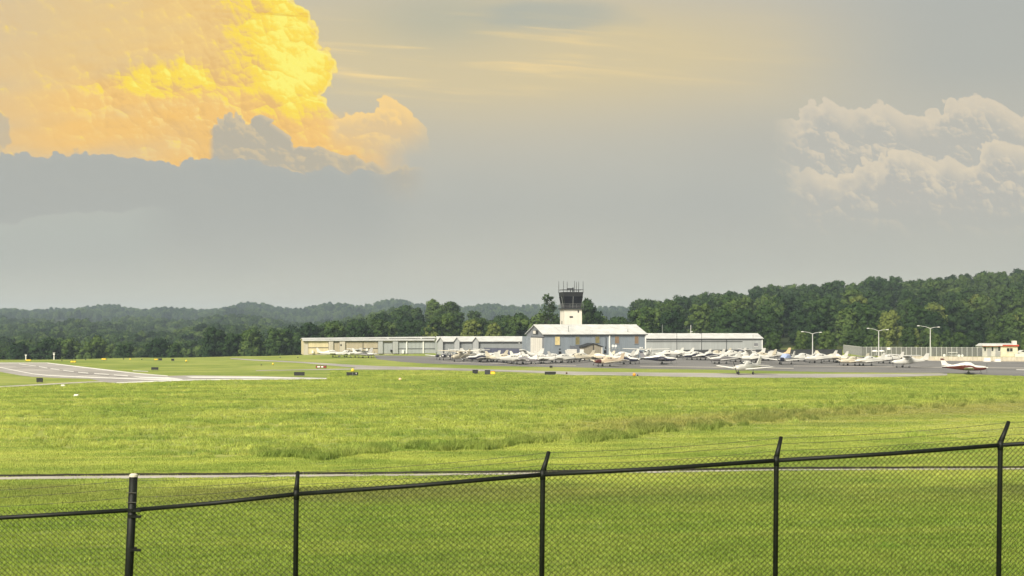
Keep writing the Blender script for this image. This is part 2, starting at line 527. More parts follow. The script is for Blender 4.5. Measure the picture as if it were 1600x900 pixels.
M_leaf = leaf_mat('woodland_leaves', [(0.015, 0.030, 0.013, 1), (0.034, 0.062, 0.019, 1), (0.082, 0.120, 0.033, 1)])
M_leafb = leaf_mat('bright_leaves', [(0.075, 0.100, 0.028, 1), (0.105, 0.130, 0.034, 1), (0.130, 0.155, 0.042, 1)])

# ------------------------------------------------------------------ ground sheet
T_PX = np.array([-6000, -600, 0, 250, 400, 480, 560, 620, 690, 760, 850, 930, 970, 1000, 1200, 1400, 1600, 2400, 7000], float)
T_Y = np.array([285, 330, 400, 460, 560, 660, 800, 1000, 1400, 1900, 2250, 3000, 9000], float)
T_Z = np.array([
    [0, -2.0, -10, -14, -15, -15, -13, -10, -1, 14, 26, 28, 30],
    [0, -2.0, -10, -14, -15, -15, -13, -10, -1, 14, 26, 28, 30],
    [0, -1.6, -10, -14, -15, -15, -13, -10, -1, 14, 22, 24, 30],
    [0, -0.7, -9, -13, -15, -15, -13, -9, 1, 16, 29, 30, 30],
    [0, -0.3, -6, -10, -12, -12, -11, -8, 0, 16, 30, 30, 30],
    [0, 0.0, -3, -7, -8, -8, -8, -6, 0, 16, 30, 30, 30],
    [0, 0.0, -2, -5, -4, -3, -4, -4, 0, 18, 34, 32, 30],
    [0, 0.0, -1, -2, 2, 3, 1, 0, 2, 18, 33, 32, 30],
    [0, 0.0, 0, 0, 8, 9.5, 6, 2, 3, 18, 33, 32, 30],
    [0, 0.0, 0, -1, 1.5, 3, 2, 1, 3, 18, 34, 32, 30],
    [0, 0.0, 0, -3, -3, -3, -2, 0, 3, 16, 28, 30, 30],
    [0, 0.0, 0, -4, -6, -6, -4, 0, 3, 16, 29, 30, 30],
    [0, 0.0, 0, -1, 0, 0, 0, 2, 4, 16, 30, 30, 30],
    [0, 0.0, 0, 1.5, 5.0, 8.0, 8, 8, 8, 16, 26, 30, 30],
    [0, 0.0, 0, 4, 10, 15.5, 16.5, 16.5, 16.5, 18, 24, 26, 30],
    [0, 0.0, 0, 5, 13, 20.5, 21.5, 21.5, 21.5, 22, 23, 24, 30],
    [0, 0.0, 0, 6, 15, 24.5, 25.5, 25.5, 25.5, 25, 25, 25, 30],
    [0, 0.0, 0, 7, 17, 26, 27, 27, 27, 26, 26, 26, 30],
    [0, 0.0, 0, 7, 17, 26, 27, 27, 27, 26, 26, 26, 30]])


def terrain(x, y):
    x, y = np.asarray(x, float), np.asarray(y, float)
    yy = np.maximum(y, 1.0)
    px = np.clip(800 + F * x / yy, -5999, 6999)
    yc = np.clip(y, 285, 8999)
    i = np.clip(np.searchsorted(T_PX, px, 'right') - 1, 0, len(T_PX) - 2)
    j = np.clip(np.searchsorted(T_Y, yc, 'right') - 1, 0, len(T_Y) - 2)
    u = (px - T_PX[i]) / (T_PX[i + 1] - T_PX[i])
    v = (yc - T_Y[j]) / (T_Y[j + 1] - T_Y[j])
    u = u * u * (3 - 2 * u)
    z = (T_Z[i, j] * (1 - u) * (1 - v) + T_Z[i + 1, j] * u * (1 - v) + T_Z[i, j + 1] * (1 - u) * v + T_Z[i + 1, j + 1] * u * v)
    far = np.clip((y - 640) / 150, 0, 1) * np.clip((1050 - px) / 120, 0, 1)
    z = z + far * (6.0 * np.sin(x * 0.021 + y * 0.004) * np.sin(y * 0.0125 + 1.2) + 3.0 * np.sin(x * 0.047 + 2.0 + y * 0.01))
    ridge = np.clip((y - 1700) / 300, 0, 1)
    z = z + ridge * (1.6 * np.sin(x * 0.0105 + 4.7) + 1.6 * np.sin(x * 0.026 + 1.0))
    # the bank the fence and the viewer stand on
    yb = np.array([-1e4, 1.0, 8.0, 14.5, 22.0, 30.0, 38.0, 46.0, 1e5])
    zb = np.array([6.3, 6.3, 5.35, 4.3, 2.75, 1.25, 0.35, 0.0, 0.0])
    bank = np.interp(y, yb, zb)
    tilt = np.clip(x, -10, 10) * 0.045 * np.clip((40 - y) / 30, 0, 1) * np.clip(y / 8, 0, 1)
    return np.where(y < 60, np.maximum(bank + tilt, 0.0), z)


az_ = np.unique(np.concatenate([np.linspace(-math.pi, math.pi, 73), np.linspace(-0.62, 0.62, 140)]))[:-1]
rad_ = np.concatenate([np.linspace(0.6, 12, 14), np.linspace(14, 60, 36), [80, 120, 180, 240, 275, 285, 295, 305, 315, 325, 335, 345, 360, 380, 400, 420, 440, 460, 485, 510, 535, 560, 590, 620, 660, 700, 750, 800, 900, 1000, 1200, 1400, 1650, 1900, 2100, 2250, 2600, 3000]])
gv, gf = [(0, 0, 6.3)], []
AA, RR = np.meshgrid(az_, rad_)
gx, gy = RR * np.sin(AA), RR * np.cos(AA)
gz = terrain(gx, gy)
gv += list(zip(gx.ravel().tolist(), gy.ravel().tolist(), gz.ravel().tolist()))
na = len(az_)
for k in range(len(rad_) - 1):
    for i in range(na):
        j = (i + 1) % na
        gf.append((1 + k * na + i, 1 + (k + 1) * na + i, 1 + (k + 1) * na + j, 1 + k * na + j))
for i in range(na):
    gf.append((0, 1 + i, 1 + (i + 1) % na))


def grass_color(N, pos):
    """tone of the turf as a function of place: mown strips, meadow, dry and darker patches"""
    sp = N.n.new('ShaderNodeSeparateXYZ')
    N.l.new(pos, sp.inputs[0])
    x, y = sp.outputs[0], sp.outputs[1]
    big = N.noise(pos, 0.035, 4, 0.55, 0.4)
    mid = N.noise(N.xyz(N.m('MULTIPLY', x, 0.10), N.m('MULTIPLY', y, 0.22)), 1.0, 5, 0.6)
    fine = N.noise(pos, 1.1, 4, 0.65)
    c = N.mix(N.ss(mid, 0.34, 0.66), (0.170, 0.229, 0.046, 1), (0.303, 0.336, 0.079, 1))
    c = N.mix(N.m('MULTIPLY', N.ss(big, 0.52, 0.7), 0.65), c, (0.340, 0.350, 0.105, 1))
    c = N.mix(N.m('MULTIPLY', N.ss(big, 0.48, 0.3), 0.6), c, (0.139, 0.204, 0.037, 1))
    c = N.mix(N.m('MULTIPLY', N.ss(fine, 0.55, 0.75), 0.45), c, (0.095, 0.155, 0.028, 1))
    # swathes left by the mower, running across the view
    sw = N.noise(N.xyz(N.m('MULTIPLY', x, 0.012), N.m('MULTIPLY', N.m('SUBTRACT', y, N.m('MULTIPLY', x, 0.16)), 0.55)), 1.0, 3, 0.5)
    c = N.mix(N.m('MULTIPLY', N.ss(sw, 0.5, 0.68), 0.5), c, (0.359, 0.359, 0.103, 1))
    # dry, reddish seed heads in a broad streak to the right, and a darker brownish strip on the gutter's near side
    ln = N.m('SUBTRACT', y, N.m('ADD', 90.0, N.m('MULTIPLY', x, 0.62)))
    seed = N.m('MULTIPLY', N.ss(N.m('ABSOLUTE', N.m('ADD', ln, N.m('MULTIPLY', N.m('SUBTRACT', big, 0.5), 26.0))), 11.0, 2.0), N.ss(x, -2.0, 12.0))
    c = N.mix(N.m('MULTIPLY', seed, 0.45), c, (0.248, 0.197, 0.091, 1))
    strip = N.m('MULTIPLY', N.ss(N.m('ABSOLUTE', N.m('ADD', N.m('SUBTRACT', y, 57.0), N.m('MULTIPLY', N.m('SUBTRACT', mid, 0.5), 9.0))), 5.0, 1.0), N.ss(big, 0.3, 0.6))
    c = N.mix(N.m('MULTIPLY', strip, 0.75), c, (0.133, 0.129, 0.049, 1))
    near = N.ss(y, 62.0, 50.0)                      # darker, greener tone on the strip nearest the fence
    c = N.mix(N.m('MULTIPLY', near, 0.55), c, (0.138, 0.205, 0.024, 1))
    return c, fine


M_ground = bpy.data.materials.new('turf_ground')
M_ground.use_nodes = True
N = NT(M_ground.node_tree)
geo = N.n.new('ShaderNodeNewGeometry')
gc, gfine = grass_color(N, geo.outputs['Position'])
bsd = N.n['Principled BSDF']
sp = N.n.new('ShaderNodeSeparateXYZ')
N.l.new(geo.outputs['Position'], sp.inputs[0])
gc = N.mix(N.ss(sp.outputs[1], 385, 420), gc, (0.030, 0.042, 0.014, 1))     # forest floor beyond the field
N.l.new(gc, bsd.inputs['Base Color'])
bsd.inputs['Roughness'].default_value = 0.95
bsd.inputs['Specular IOR Level'].default_value = 0.1
bn = N.n.new('ShaderNodeBump')
bn.inputs['Strength'].default_value = 0.6
bn.inputs['Distance'].default_value = 0.25
N.l.new(gfine, bn.inputs['Height'])
N.l.new(bn.outputs[0], bsd.inputs['Normal'])
gm = bpy.data.meshes.new('ground')
gm.from_pydata(gv, [], gf)
gm.materials.append(M_ground)
gm.polygons.foreach_set('use_smooth', [True] * len(gf))
ground = tag(link('ground', gm), kind='structure')

# ------------------------------------------------------------------ paved surfaces (flat sheets on the airfield)


def sheet(name, pts, z, m, label=None, world_pts=False):
    vs_ = [((p[0], p[1]) if world_pts else G(*p)) + (z,) for p in pts]
    mb = MB()
    mb.add(vs_, [tuple(range(len(vs_)))])
    o = mb.build(name, m)
    if o.data.polygons[0].normal.z < 0:
        o.data.flip_normals()
    return tag(o, label, kind='structure')


def smooth_edge(pts, step=14, amp=0.0, seed=0):
    out = []
    for (a, b) in zip(pts[:-1], pts[1:]):
        n = max(1, int(abs(b[0] - a[0]) / step))
        for k in range(n):
            t = k / n
            x_, y_ = a[0] + (b[0] - a[0]) * t, a[1] + (b[1] - a[1]) * t
            out.append((x_, y_ + amp * mnoise.noise(Vector((x_ * 0.09, seed, 0)))))
    out.append(pts[-1])
    return out


rw_far = [(-260, 552), (-60, 559.5), (0, 566.6), (74, 566.6), (160, 576.6), (212, 582.6), (262, 587.4), (300, 586.6), (400, 588), (510, 590.6)]
rw_near = [(512, 592.6), (400, 593.6), (300, 594.8), (240, 597), (186, 599.4), (165, 597.4), (140, 592.0), (100, 591.0), (52, 589), (33, 587), (0, 581), (-260, 569)]
sheet('runway', smooth_edge(rw_far[1:], 14, 0.15, 1) + smooth_edge(rw_near[:-1], 14, 0.2, 2) + [(-260, 571)], 0.02, M_runway)
# runway paint
for k, p in enumerate([
        [(74, 566.8), (160, 576.9), (212, 582.9), (262, 587.2), (262, 588.2), (212, 584.1), (160, 578.4), (74, 567.9)],
        [(0, 574.6), (27, 580.2), (52, 585.0), (75, 587.4), (140, 590.6), (240, 594.0), (285, 594.2), (285, 593.0), (240, 592.2), (140, 589.2), (75, 586.2), (52, 583.9), (27, 579.2), (0, 573.7)],
        [(0, 567.1), (74, 566.9), (74, 567.5), (0, 567.9)],
        [(182, 599.2), (300, 594.8), (400, 593.6), (510, 592.5), (510, 591.4), (400, 592.2), (300, 593.2), (240, 595.4), (182, 597.9)],
        [(290, 588.6), (400, 588.9), (505, 590.8), (400, 591.2), (300, 590.6)],
        [(205, 588.6), (262, 589.8), (285, 592.4), (262, 592.6), (220, 590.6)],
        [(208, 579.2), (232, 580.4), (231, 581.1), (207, 580.0)]]):
    sheet('runway_marking', p, 0.032 + 0.002 * k, M_paint)
for (a, b, w) in [((30, 568.9), (56, 572.4), 0.8), ((61, 573.2), (74, 575.4), 0.9), ((79, 576.2), (93, 578.0), 0.9), ((99, 578.9), (115, 581.0), 1.0), ((122, 582.0), (138, 583.4), 1.1), ((147, 583.9), (170, 585.6), 1.1), ((178, 586.2), (200, 587.8), 1.2)]:
    sheet('runway_dash', [(a[0], a[1] - w / 2), (b[0], b[1] - w / 2), (b[0], b[1] + w / 2), (a[0], a[1] + w / 2)], 0.05, M_paint)
M_tyremark = mat('tyre_rubber_film', (0.15, 0.14, 0.13), 0.9, 0.3, 0.2)
for k, (a, b, w) in enumerate([((40, 571.0), (190, 589.0), 0.5), ((25, 572.6), (170, 588.2), 0.4), ((120, 584.6), (270, 592.0), 0.35)]):
    sheet('tyre_mark', [(a[0], a[1] - w / 2), (b[0], b[1] - w / 2), (b[0], b[1] + w / 2), (a[0], a[1] + w / 2)], 0.024 + 0.002 * k, M_tyremark)
# service track at the lower left and two taxi links
sheet('service_track', [(-120, 610.5), (0, 603.6), (60, 600.4), (100, 598.2), (140, 596.2), (165, 595.6), (165, 596.9), (140, 597.6), (100, 599.8), (60, 602.2), (0, 605.4), (-120, 612.3)], 0.018, M_conc)
sheet('taxiway', smooth_edge([(360, 559.6), (400, 562.0), (470, 565.2), (560, 570.6), (590, 572.0), (660, 573.8), (730, 576.0), (800, 578.4), (860, 579.8), (900, 580.8), (1000, 582.0), (1100, 583.0), (1200, 584.0), (1300, 584.4), (1400, 584.2), (1480, 583.4)], 12, 0.15, 4)
      + smooth_edge([(1480, 586.6), (1400, 588.9), (1300, 590.0), (1200, 590.6), (1100, 589.6), (1000, 587.4), (940, 586.2), (900, 586.4), (860, 583.8), (800, 581.2), (730, 579.3), (660, 577.8), (600, 577.6), (555, 577.4), (480, 578.4), (400, 579.6), (400, 578.6), (480, 577.3), (548, 576.0), (556, 574.6), (470, 567.2), (400, 563.6), (360, 561.0)], 12, 0.3, 5), 0.02, M_runway)
sheet('apron', smooth_edge([(584, 555.2), (620, 555.8), (684, 557.0), (690, 553.4), (760, 552.6), (830, 553.0), (1000, 553.6), (1200, 553.4), (1320, 556.0), (1440, 562.0), (1600, 565.0), (1900, 572.0)], 20, 0.0, 1)
      + smooth_edge([(1900, 592.0), (1600, 587.6), (1560, 586.4), (1480, 583.0), (1400, 582.6), (1300, 581.6), (1200, 579.4), (1100, 577.4), (1000, 576.2), (900, 574.2), (780, 572.2), (660, 567.8), (625, 565.2), (589, 561.2)], 12, 0.25, 6), 0.014, M_asphalt)
# sealed seams and a light strip on the apron
for k, p in enumerate([[(1240, 571.6), (1600, 575.0), (1600, 575.7), (1240, 572.2)], [(1588, 577.3), (1604, 577.7), (1604, 578.6), (1588, 578.2)], [(1000, 572.0), (1240, 575.4), (1240, 576.4), (1000, 572.8)], [(690, 565.6), (900, 571.2), (900, 571.9), (690, 566.1)]]):
    sheet('apron_seam', p, 0.026 + 0.003 * k, M_conc if k != 1 else M_paint)
# concrete gutter in the foreground with its dark far lip
gut_far = [(-200, 747.4), (0, 745.6), (210, 743.6), (420, 742.4), (640, 741.0), (880, 738.2), (1040, 736.6), (1213, 733.6), (1600, 732.0), (1800, 731.2)]
gut_near = [(-200, 752.0), (0, 749.8), (210, 748.2), (420, 745.8), (640, 743.9), (880, 741.4), (1040, 739.0), (1213, 735.9), (1600, 733.8), (1800, 733.0)]
sheet('concrete_gutter', smooth_edge(gut_far, 25) + smooth_edge(gut_near, 25, 0.5, 9)[::-1], 0.022, M_conc)
mb = MB()
ge = smooth_edge(gut_far, 25)
for a, b in zip(ge[:-1], ge[1:]):
    (xa, ya), (xb, yb_) = G(*a), G(*b)
    h0 = 0.14 + 0.03 * mnoise.noise(Vector((xa, 0, 3)))
    h1 = 0.14 + 0.03 * mnoise.noise(Vector((xb, 0, 3)))
    mb.hexa([(xa, ya, -0.02), (xb, yb_, -0.02), (xb, yb_ + 0.5, -0.02), (xa, ya + 0.5, -0.02)],
            [(xa, ya + 0.03, h0), (xb, yb_ + 0.03, h1), (xb, yb_ + 0.5, h1 - 0.08), (xa, ya + 0.5, h0 - 0.08)])
tag(mb.build('gutter_far_lip', M_gutter_lip), kind='structure')

# ------------------------------------------------------------------ geometry-node scatter (stuff nobody could count)


def scatter(name, pts, rot, scl, idx, protos, label, cat):
    me = bpy.data.meshes.new(name)
    me.from_pydata([tuple(p) for p in pts], [], [])
    for nm, arr in (('rot', rot), ('scl', scl)):
        a = me.attributes.new(nm, 'FLOAT', 'POINT')
        a.data.foreach_set('value', np.asarray(arr, np.float32))
    a = me.attributes.new('idx', 'INT', 'POINT')
    a.data.foreach_set('value', np.asarray(idx, np.int32))
    o = link(name, me)
    tag(o, label, cat, None, 'stuff')
    ng = bpy.data.node_groups.new(name + '_nodes', 'GeometryNodeTree')
    ng.interface.new_socket('Geometry', in_out='INPUT', socket_type='NodeSocketGeometry')
    ng.interface.new_socket('Geometry', in_out='OUTPUT', socket_type='NodeSocketGeometry')
    n, l = ng.nodes, ng.links
    gi, go = n.new('NodeGroupInput'), n.new('NodeGroupOutput')
    jn = n.new('GeometryNodeJoinGeometry')

    def named(nm, typ):
        q = n.new('GeometryNodeInputNamedAttribute')
        q.data_type = typ
        q.inputs['Name'].default_value = nm
        return q.outputs['Attribute']
    rx = n.new('ShaderNodeCombineXYZ')
    l.new(named('rot', 'FLOAT'), rx.inputs[2])
    er = n.new('FunctionNodeEulerToRotation')
    l.new(rx.outputs[0], er.inputs[0])
    sc_ = named('scl', 'FLOAT')
    ix = named('idx', 'INT')
    for k, pr in enumerate(protos):
        cmp_ = n.new('FunctionNodeCompare')
        cmp_.data_type = 'INT'
        cmp_.operation = 'EQUAL'
        l.new(ix, cmp_.inputs[2])
        cmp_.inputs[3].default_value = k
        oi = n.new('GeometryNodeObjectInfo')
        oi.transform_space = 'ORIGINAL'
        oi.inputs['Object'].default_value = pr
        oi.inputs['As Instance'].default_value = True
        ip = n.new('GeometryNodeInstanceOnPoints')
        l.new(gi.outputs[0], ip.inputs['Points'])
        l.new(cmp_.outputs[0], ip.inputs['Selection'])
        l.new(oi.outputs['Geometry'], ip.inputs['Instance'])
        l.new(er.outputs[0], ip.inputs['Rotation'])
        l.new(sc_, ip.inputs['Scale'])
        l.new(ip.outputs[0], jn.inputs[0])
    l.new(jn.outputs[0], go.inputs[0])
    md = o.modifiers.new('scatter', 'NODES')
    md.node_group = ng
    return o


# ------------------------------------------------------------------ trees


def crown_mesh(name, seed, m, h=15.0, r=4.6, n_lobes=11, n_leaf=1500, z0=0.16, leaf=0.62, peak=0.0):
    """crown of leaf cards spread over uneven lobes, over a dark inner mass; normals follow the lobes"""
    g = np.random.default_rng(seed)
    lobes = []
    for k in range(n_lobes):                       # small lobes spread over the crown's surface, a few reaching out
        t = (k + 0.5) / n_lobes
        zz = z0 + (0.95 - z0) * (t ** 0.9)
        prof = math.sin(math.pi * min(0.97, max(0.10, 0.16 + 0.80 * (zz - z0) / (1.0 - z0)))) ** 0.55
        if peak:
            prof *= (1.1 - peak * zz)
        a = k * 2.39996 + g.uniform(-0.5, 0.5)
        rr = r * g.uniform(0.22, 0.36)
        side = 1.0 + 0.28 * math.sin(a + seed) + 0.16 * math.sin(3 * zz * 6 + seed)
        off = max(0.0, r * prof * side * g.uniform(0.72, 1.08) - rr * 0.75)
        lobes.append((off * math.cos(a), off * math.sin(a), h * zz - rr * 0.5 * (t > 0.85), rr, rr * g.uniform(0.75, 1.0)))
    lobes.append((0, 0, h * 0.45, r * 0.68, h * 0.30))
    lobes.append((0, 0, h * 0.70, r * 0.52, h * 0.20))
    vs_, fs, ns, mi = [], [], [], []
    L = np.array(lobes)
    # inner mass: coarse knobbly balls
    for (cx, cy, cz, rr, rz) in lobes:
        ring = []
        for i, ph in enumerate((-70, -30, 10, 50)):
            for j in range(7):
                th = 2 * math.pi * (j + 0.5 * (i % 2)) / 7
                q = g.uniform(0.62, 0.86)
                nrm = (math.cos(R(ph)) * math.cos(th), math.cos(R(ph)) * math.sin(th), math.sin(R(ph)))
                ring.append((nrm, (cx + nrm[0] * rr * q, cy + nrm[1] * rr * q, cz + nrm[2] * rz * q)))
        b = len(vs_)
        for nrm, p in ring:
            vs_.append(p)
            ns.append(nrm)
        for i in range(3):
            for j in range(7):
                k2 = (j + 1) % 7
                fs.append((b + i * 7 + j, b + i * 7 + k2, b + (i + 1) * 7 + k2, b + (i + 1) * 7 + j))
        fs.append(tuple(b + 21 + j for j in range(7)))
    # leaf sprays
    w = L[:, 3] * L[:, 4]
    pick = g.choice(len(lobes), n_leaf, p=w / w.sum())
    for k in pick:
        cx, cy, cz, rr, rz = lobes[k]
        d = g.normal(size=3)
        d /= np.linalg.norm(d)
        if d[2] < -0.5 and g.random() < 0.6:
            d[2] = -d[2]
        q = g.uniform(0.78, 1.12) if g.random() < 0.85 else g.uniform(1.1, 1.3)
        p = np.array([cx + d[0] * rr * q, cy + d[1] * rr * q, cz + d[2] * rz * q])
        if p[2] < 0.6:
            continue
        dd = ((p[0] - L[:, 0]) / L[:, 3]) ** 2 + ((p[1] - L[:, 1]) / L[:, 3]) ** 2 + ((p[2] - L[:, 2]) / L[:, 4]) ** 2
        dd[k] = 9
        if dd.min() < 0.55:
            continue
        nrm = d + g.normal(size=3) * 0.55
        nrm /= np.linalg.norm(nrm)
        a = np.cross(nrm, g.normal(size=3))
        a /= np.linalg.norm(a)
        b_ = np.cross(nrm, a)
        s = leaf * g.uniform(0.55, 1.25)
        i0 = len(vs_)
        sn = d * 0.85 + nrm * 0.35 + np.array([0, 0, 0.15])
        sn = tuple(sn / np.linalg.norm(sn))
        for (u, v, e) in ((-0.5, -0.35, -0.12), (0.45, -0.5, 0.05), (0.6, 0.35, -0.1), (-0.25, 0.55, 0.12)):
            vs_.append(tuple(p + (a * u + b_ * v + nrm * e) * s))
            ns.append(sn)
        fs.append((i0, i0 + 1, i0 + 2, i0 + 3))
    me = bpy.data.meshes.new(name)
    me.from_pydata(vs_, [], fs)
    me.materials.append(m)
    me.polygons.foreach_set('use_smooth', [True] * len(fs))
    me.update()
    me.normals_split_custom_set_from_vertices(ns)
    return me


def trunk_mesh(name, seed, h=15.0, r=0.3):
    g = random.Random(seed)
    mb = MB()
    pts = [(g.uniform(-0.15, 0.15) * k, g.uniform(-0.15, 0.15) * k, h * 0.8 * k / 5 - 0.4 * (k == 0)) for k in range(6)]
    mb.tube(pts, [r * (1.25 - k * 0.2) for k in range(6)], 7)
    for k in range(5):
        b = Vector(pts[2 + k % 3])
        a = g.uniform(0, 6.28)
        e = b + Vector((math.cos(a) * h * 0.17, math.sin(a) * h * 0.17, h * g.uniform(0.12, 0.22)))
        mb.tube([b, (b + e) / 2 + Vector((0, 0, 0.3)), e], [r * 0.5, r * 0.32, r * 0.1], 5)
    return mb.mesh(name, M_bark, True)


CROWNS = [crown_mesh('crown', 11 + k, M_leaf, 15.0, 4.2 + 0.40 * (k % 5), 22 + 3 * (k % 4), 2600, 0.12, 0.55, peak=(0.25 if k in (2, 8) else 0.0)) for k in range(10)]
CROWNS_B = [crown_mesh('crown', 41 + k, M_leafb, 15.0, 4.6 + 0.4 * k, 26, 2600, 0.10, 0.55) for k in range(2)]
TRUNKS = [trunk_mesh('trunk', 5 + k) for k in range(3)]
tree_count = 0


def tree(px, d, h, label, group, bright=False, wide=1.0, name='broadleaf_tree'):
    global tree_count
    x = X(px, d)
    z = float(terrain(x, d))
    t = thing(name, label, 'tree', (x, d, z - 0.2), random.uniform(0, 6.28), group)
    s = h / 15.0
    c = link('crown', random.choice(CROWNS_B if bright else CROWNS), t)
    c.scale = (s * wide * random.uniform(0.9, 1.15), s * wide * random.uniform(0.9, 1.15), s)
    k = link('trunk', random.choice(TRUNKS), t)
    k.scale = (s, s, s)
    tree_count += 1
    return t


def rows(px0, px1, ds, gap, hr, label, group, skip=None):
    for d in ds:
        n = max(1, int(round((px1 - px0) / F * d / gap)))
        for k in range(n):
            px = px0 + (px1 - px0) * (k + 0.5 + random.uniform(-0.32, 0.32)) / n
            dd = d + random.uniform(-9, 9)
            if skip and skip(px, dd):
                continue
            lb = label(px, ds.index(d)) if callable(label) else label
            tree(px, dd, random.uniform(*hr), lb, (group + ': ' + lb) if callable(label) else group)


def hill_label(px, row):
    where = 'above the pale hangar' if px < 1195 else 'behind the lamp post among aircraft' if px < 1330 else 'behind the slatted fence' if px < 1500 else 'behind the red-trimmed cabin'
    rank = 'front-rank' if row < 2 else 'mid-slope' if row < 5 else 'crest'
    return 'dark green %s tree of the hillside wood %s' % (rank, where)


def rise_label(px, row):
    where = 'behind the beige hangar doors' if px < 686 else 'behind the small hangar gables' if px < 820 else 'behind the blue-grey hangar'
    rank = 'front' if row < 2 else 'middle' if row < 4 else 'topmost'
    return 'green tree in the %s rank of the wooded rise %s' % (rank, where)


rows(985, 1650, [398, 424, 455, 490, 528, 568, 610, 652], 10.6, (11.5, 16.5), hill_label, 'hillside wood')
rows(1195, 1660, [347, 366], 7.5, (5.0, 8.0), 'low bushy tree filling the foot of the wood behind the apron fence', 'bushy trees at the foot of the wood')
rows(605, 985, [408, 438, 472, 510, 552], 9.4, (10.5, 14.0), rise_label, 'wooded rise', skip=lambda p, d: 835 < p < 960 and d > 430)
rows(345, 612, [406, 430, 460], 8.6, (11.5, 14.5), 'green tree of the belt beyond the beige end of the hangar row', 'trees beyond the hangar row end')
rows(-40, 345, [432, 458], 10.4, (12.0, 17.5), 'dark tree in the hollow beyond the runway field', 'trees in the hollow beyond the runway')
for (px, d, h, lab) in [
        (1388, 392, 13.5, 'bright yellow-green tree right behind the second double lamp post'),
        (1464, 430, 14.0, 'bright green tree above the lamp post nearest the red-trimmed cabin'),
        (1053, 395, 9.0, 'small bright green tree above the pale hangar roof by the blue-grey hangar'),
        (1532, 455, 15.0, 'light green tree high behind the red-trimmed cabin'),
        (1585, 405, 12.0, 'light green tree just right of the red-trimmed cabin'),
        (1428, 386, 7.5, 'low bright green shrub tree behind the slatted fence'),
        (1340, 470, 15.0, 'lighter green tree left of the second double lamp post, higher up the slope'),
        (770, 398, 9.5, 'light green tree just over the white roof left of the blue-grey hangar'),
        (676, 400, 9.0, 'light green tree low behind the white-roofed hangar row'),
        (735, 402, 10.5, 'mid green rounded tree low behind the white-roofed hangar row')]:
    tree(px, d, h, lab, None, True)
tree(917, 400, 17.5, 'pointed dark tree rising directly right of the control tower', None, False, 0.8)
tree(926, 405, 13.5, 'rounded dark tree below the pointed one by the control tower', None, False, 1.15)
tree(946, 412, 11.0, 'low dark tree in the dip between tower and wooded hillside', None, False, 1.1)
tree(963, 408, 12.0, 'dark tree at the left foot of the wooded hillside', None, False, 1.1)
tree(905, 425, 12.0, 'dark tree half hidden by the control tower shaft', None, False, 1.1)
tree(840, 415, 12.0, 'green tree below the thin open tree left of the tower', None, False, 1.2)
tree(872, 418, 12.0, 'green tree between the thin open tree and the tower', None, False, 1.2)
tree(812, 428, 14.0, 'green tree on the rise left of the thin open tree', None, False, 1.1)

# the thin, open tree left of the tower: bare limbs with sparse tufts
OT = thing('open_tree', 'tall thin open-crowned tree with bare limbs left of the control tower', 'tree', (X(857, 396), 396, 0), 0.4)
g = random.Random(3)
mb, tips = MB(), []
for (sx, hh) in ((-1.3, 17.6), (1.6, 17.2), (0.2, 14.5)):
    st = [(sx * 0.2 * k / 6 * 1.6 + g.uniform(-0.15, 0.15), g.uniform(-0.3, 0.3), hh * k / 6) for k in range(7)]
    mb.tube(st, [0.26 * (1.05 - k / 6.5) + 0.02 for k in range(7)], 6)
    for k in range(26):
        t = g.uniform(0.35, 1.0)
        i = min(5, int(t * 6))
        b = Vector(st[i]).lerp(Vector(st[i + 1]), t * 6 - i)
        a = g.uniform(0, 6.28)
        ln = (1.15 - t) * 3.6 + 0.7
        e = b + Vector((math.cos(a) * ln, math.sin(a) * ln, ln * g.uniform(0.3, 0.8)))
        mb.tube([b, b.lerp(e, 0.5) + Vector((0, 0, 0.12)), e], [0.08, 0.05, 0.02], 4)
        tips += [b.lerp(e, q) for q in (0.55, 0.75, 0.9, 1.0)]
mb.build('trunk', M_bark, OT, True)
lv, lf = [], []
for p in tips:
    for k in range(4):
        c = p + Vector((g.gauss(0, 0.28), g.gauss(0, 0.28), g.gauss(0, 0.25)))
        q = Matrix.Rotation(g.uniform(0, 6.28), 3, Vector((g.gauss(0, 1), g.gauss(0, 1), g.gauss(0, 1))).normalized())
        s = g.uniform(0.18, 0.36)
        i = len(lv)
        lv += [tuple(c + q @ Vector(u) * s) for u in ((-1, -0.6, 0), (1, -0.7, 0.2), (0.9, 0.8, 0), (-0.7, 0.8, 0.2))]
        lf.append((i, i + 1, i + 2, i + 3))
MB().add(lv, lf).build('crown', M_leaf, OT)

# far woods: read as one mass, trees instanced over the hillsides
tree_protos = [bpy.data.objects.new('far_tree_source', c) for c in CROWNS[:5]]


def woods(name, regions, label):
    pts, rot, scl, idx = [], [], [], []
    for (px0, px1, d0, d1, gap) in regions:
        d = d0
        while d < d1:
            w = (px1 - px0) / F * d
            n = int(w / gap)
            for k in range(n):
                px = px0 + (px1 - px0) * (k + rng.uniform(0.1, 0.9)) / n
                dd = d + rng.uniform(-0.5, 0.5) * gap
                x = X(px, dd)
                pts.append((x, dd, float(terrain(x, dd)) - 0.5))
                rot.append(rng.uniform(0, 6.28))
                scl.append(rng.uniform(0.72, 1.12) + 0.22 * mnoise.noise(Vector((x * 0.02, dd * 0.02, 1))))
                idx.append(rng.integers(0, 5))
            d += gap * 1.05
    return scatter(name, pts, rot, scl, idx, tree_protos, label, 'woods')


woods('valley_woods', [(-120, 640, 500, 1450, 10.0)], 'hazy grey-green woods filling the valley left of the hangars')
woods('ridge_woods', [(-160, 1010, 1850, 2330, 13.5)], 'far blue-grey wooded ridge under the sky')
woods('hilltop_woods', [(1600, 2500, 400, 660, 12.0), (985, 1700, 668, 720, 10.5)], 'dark woods carrying on over the crest of the wooded hillside')

# ------------------------------------------------------------------ grass


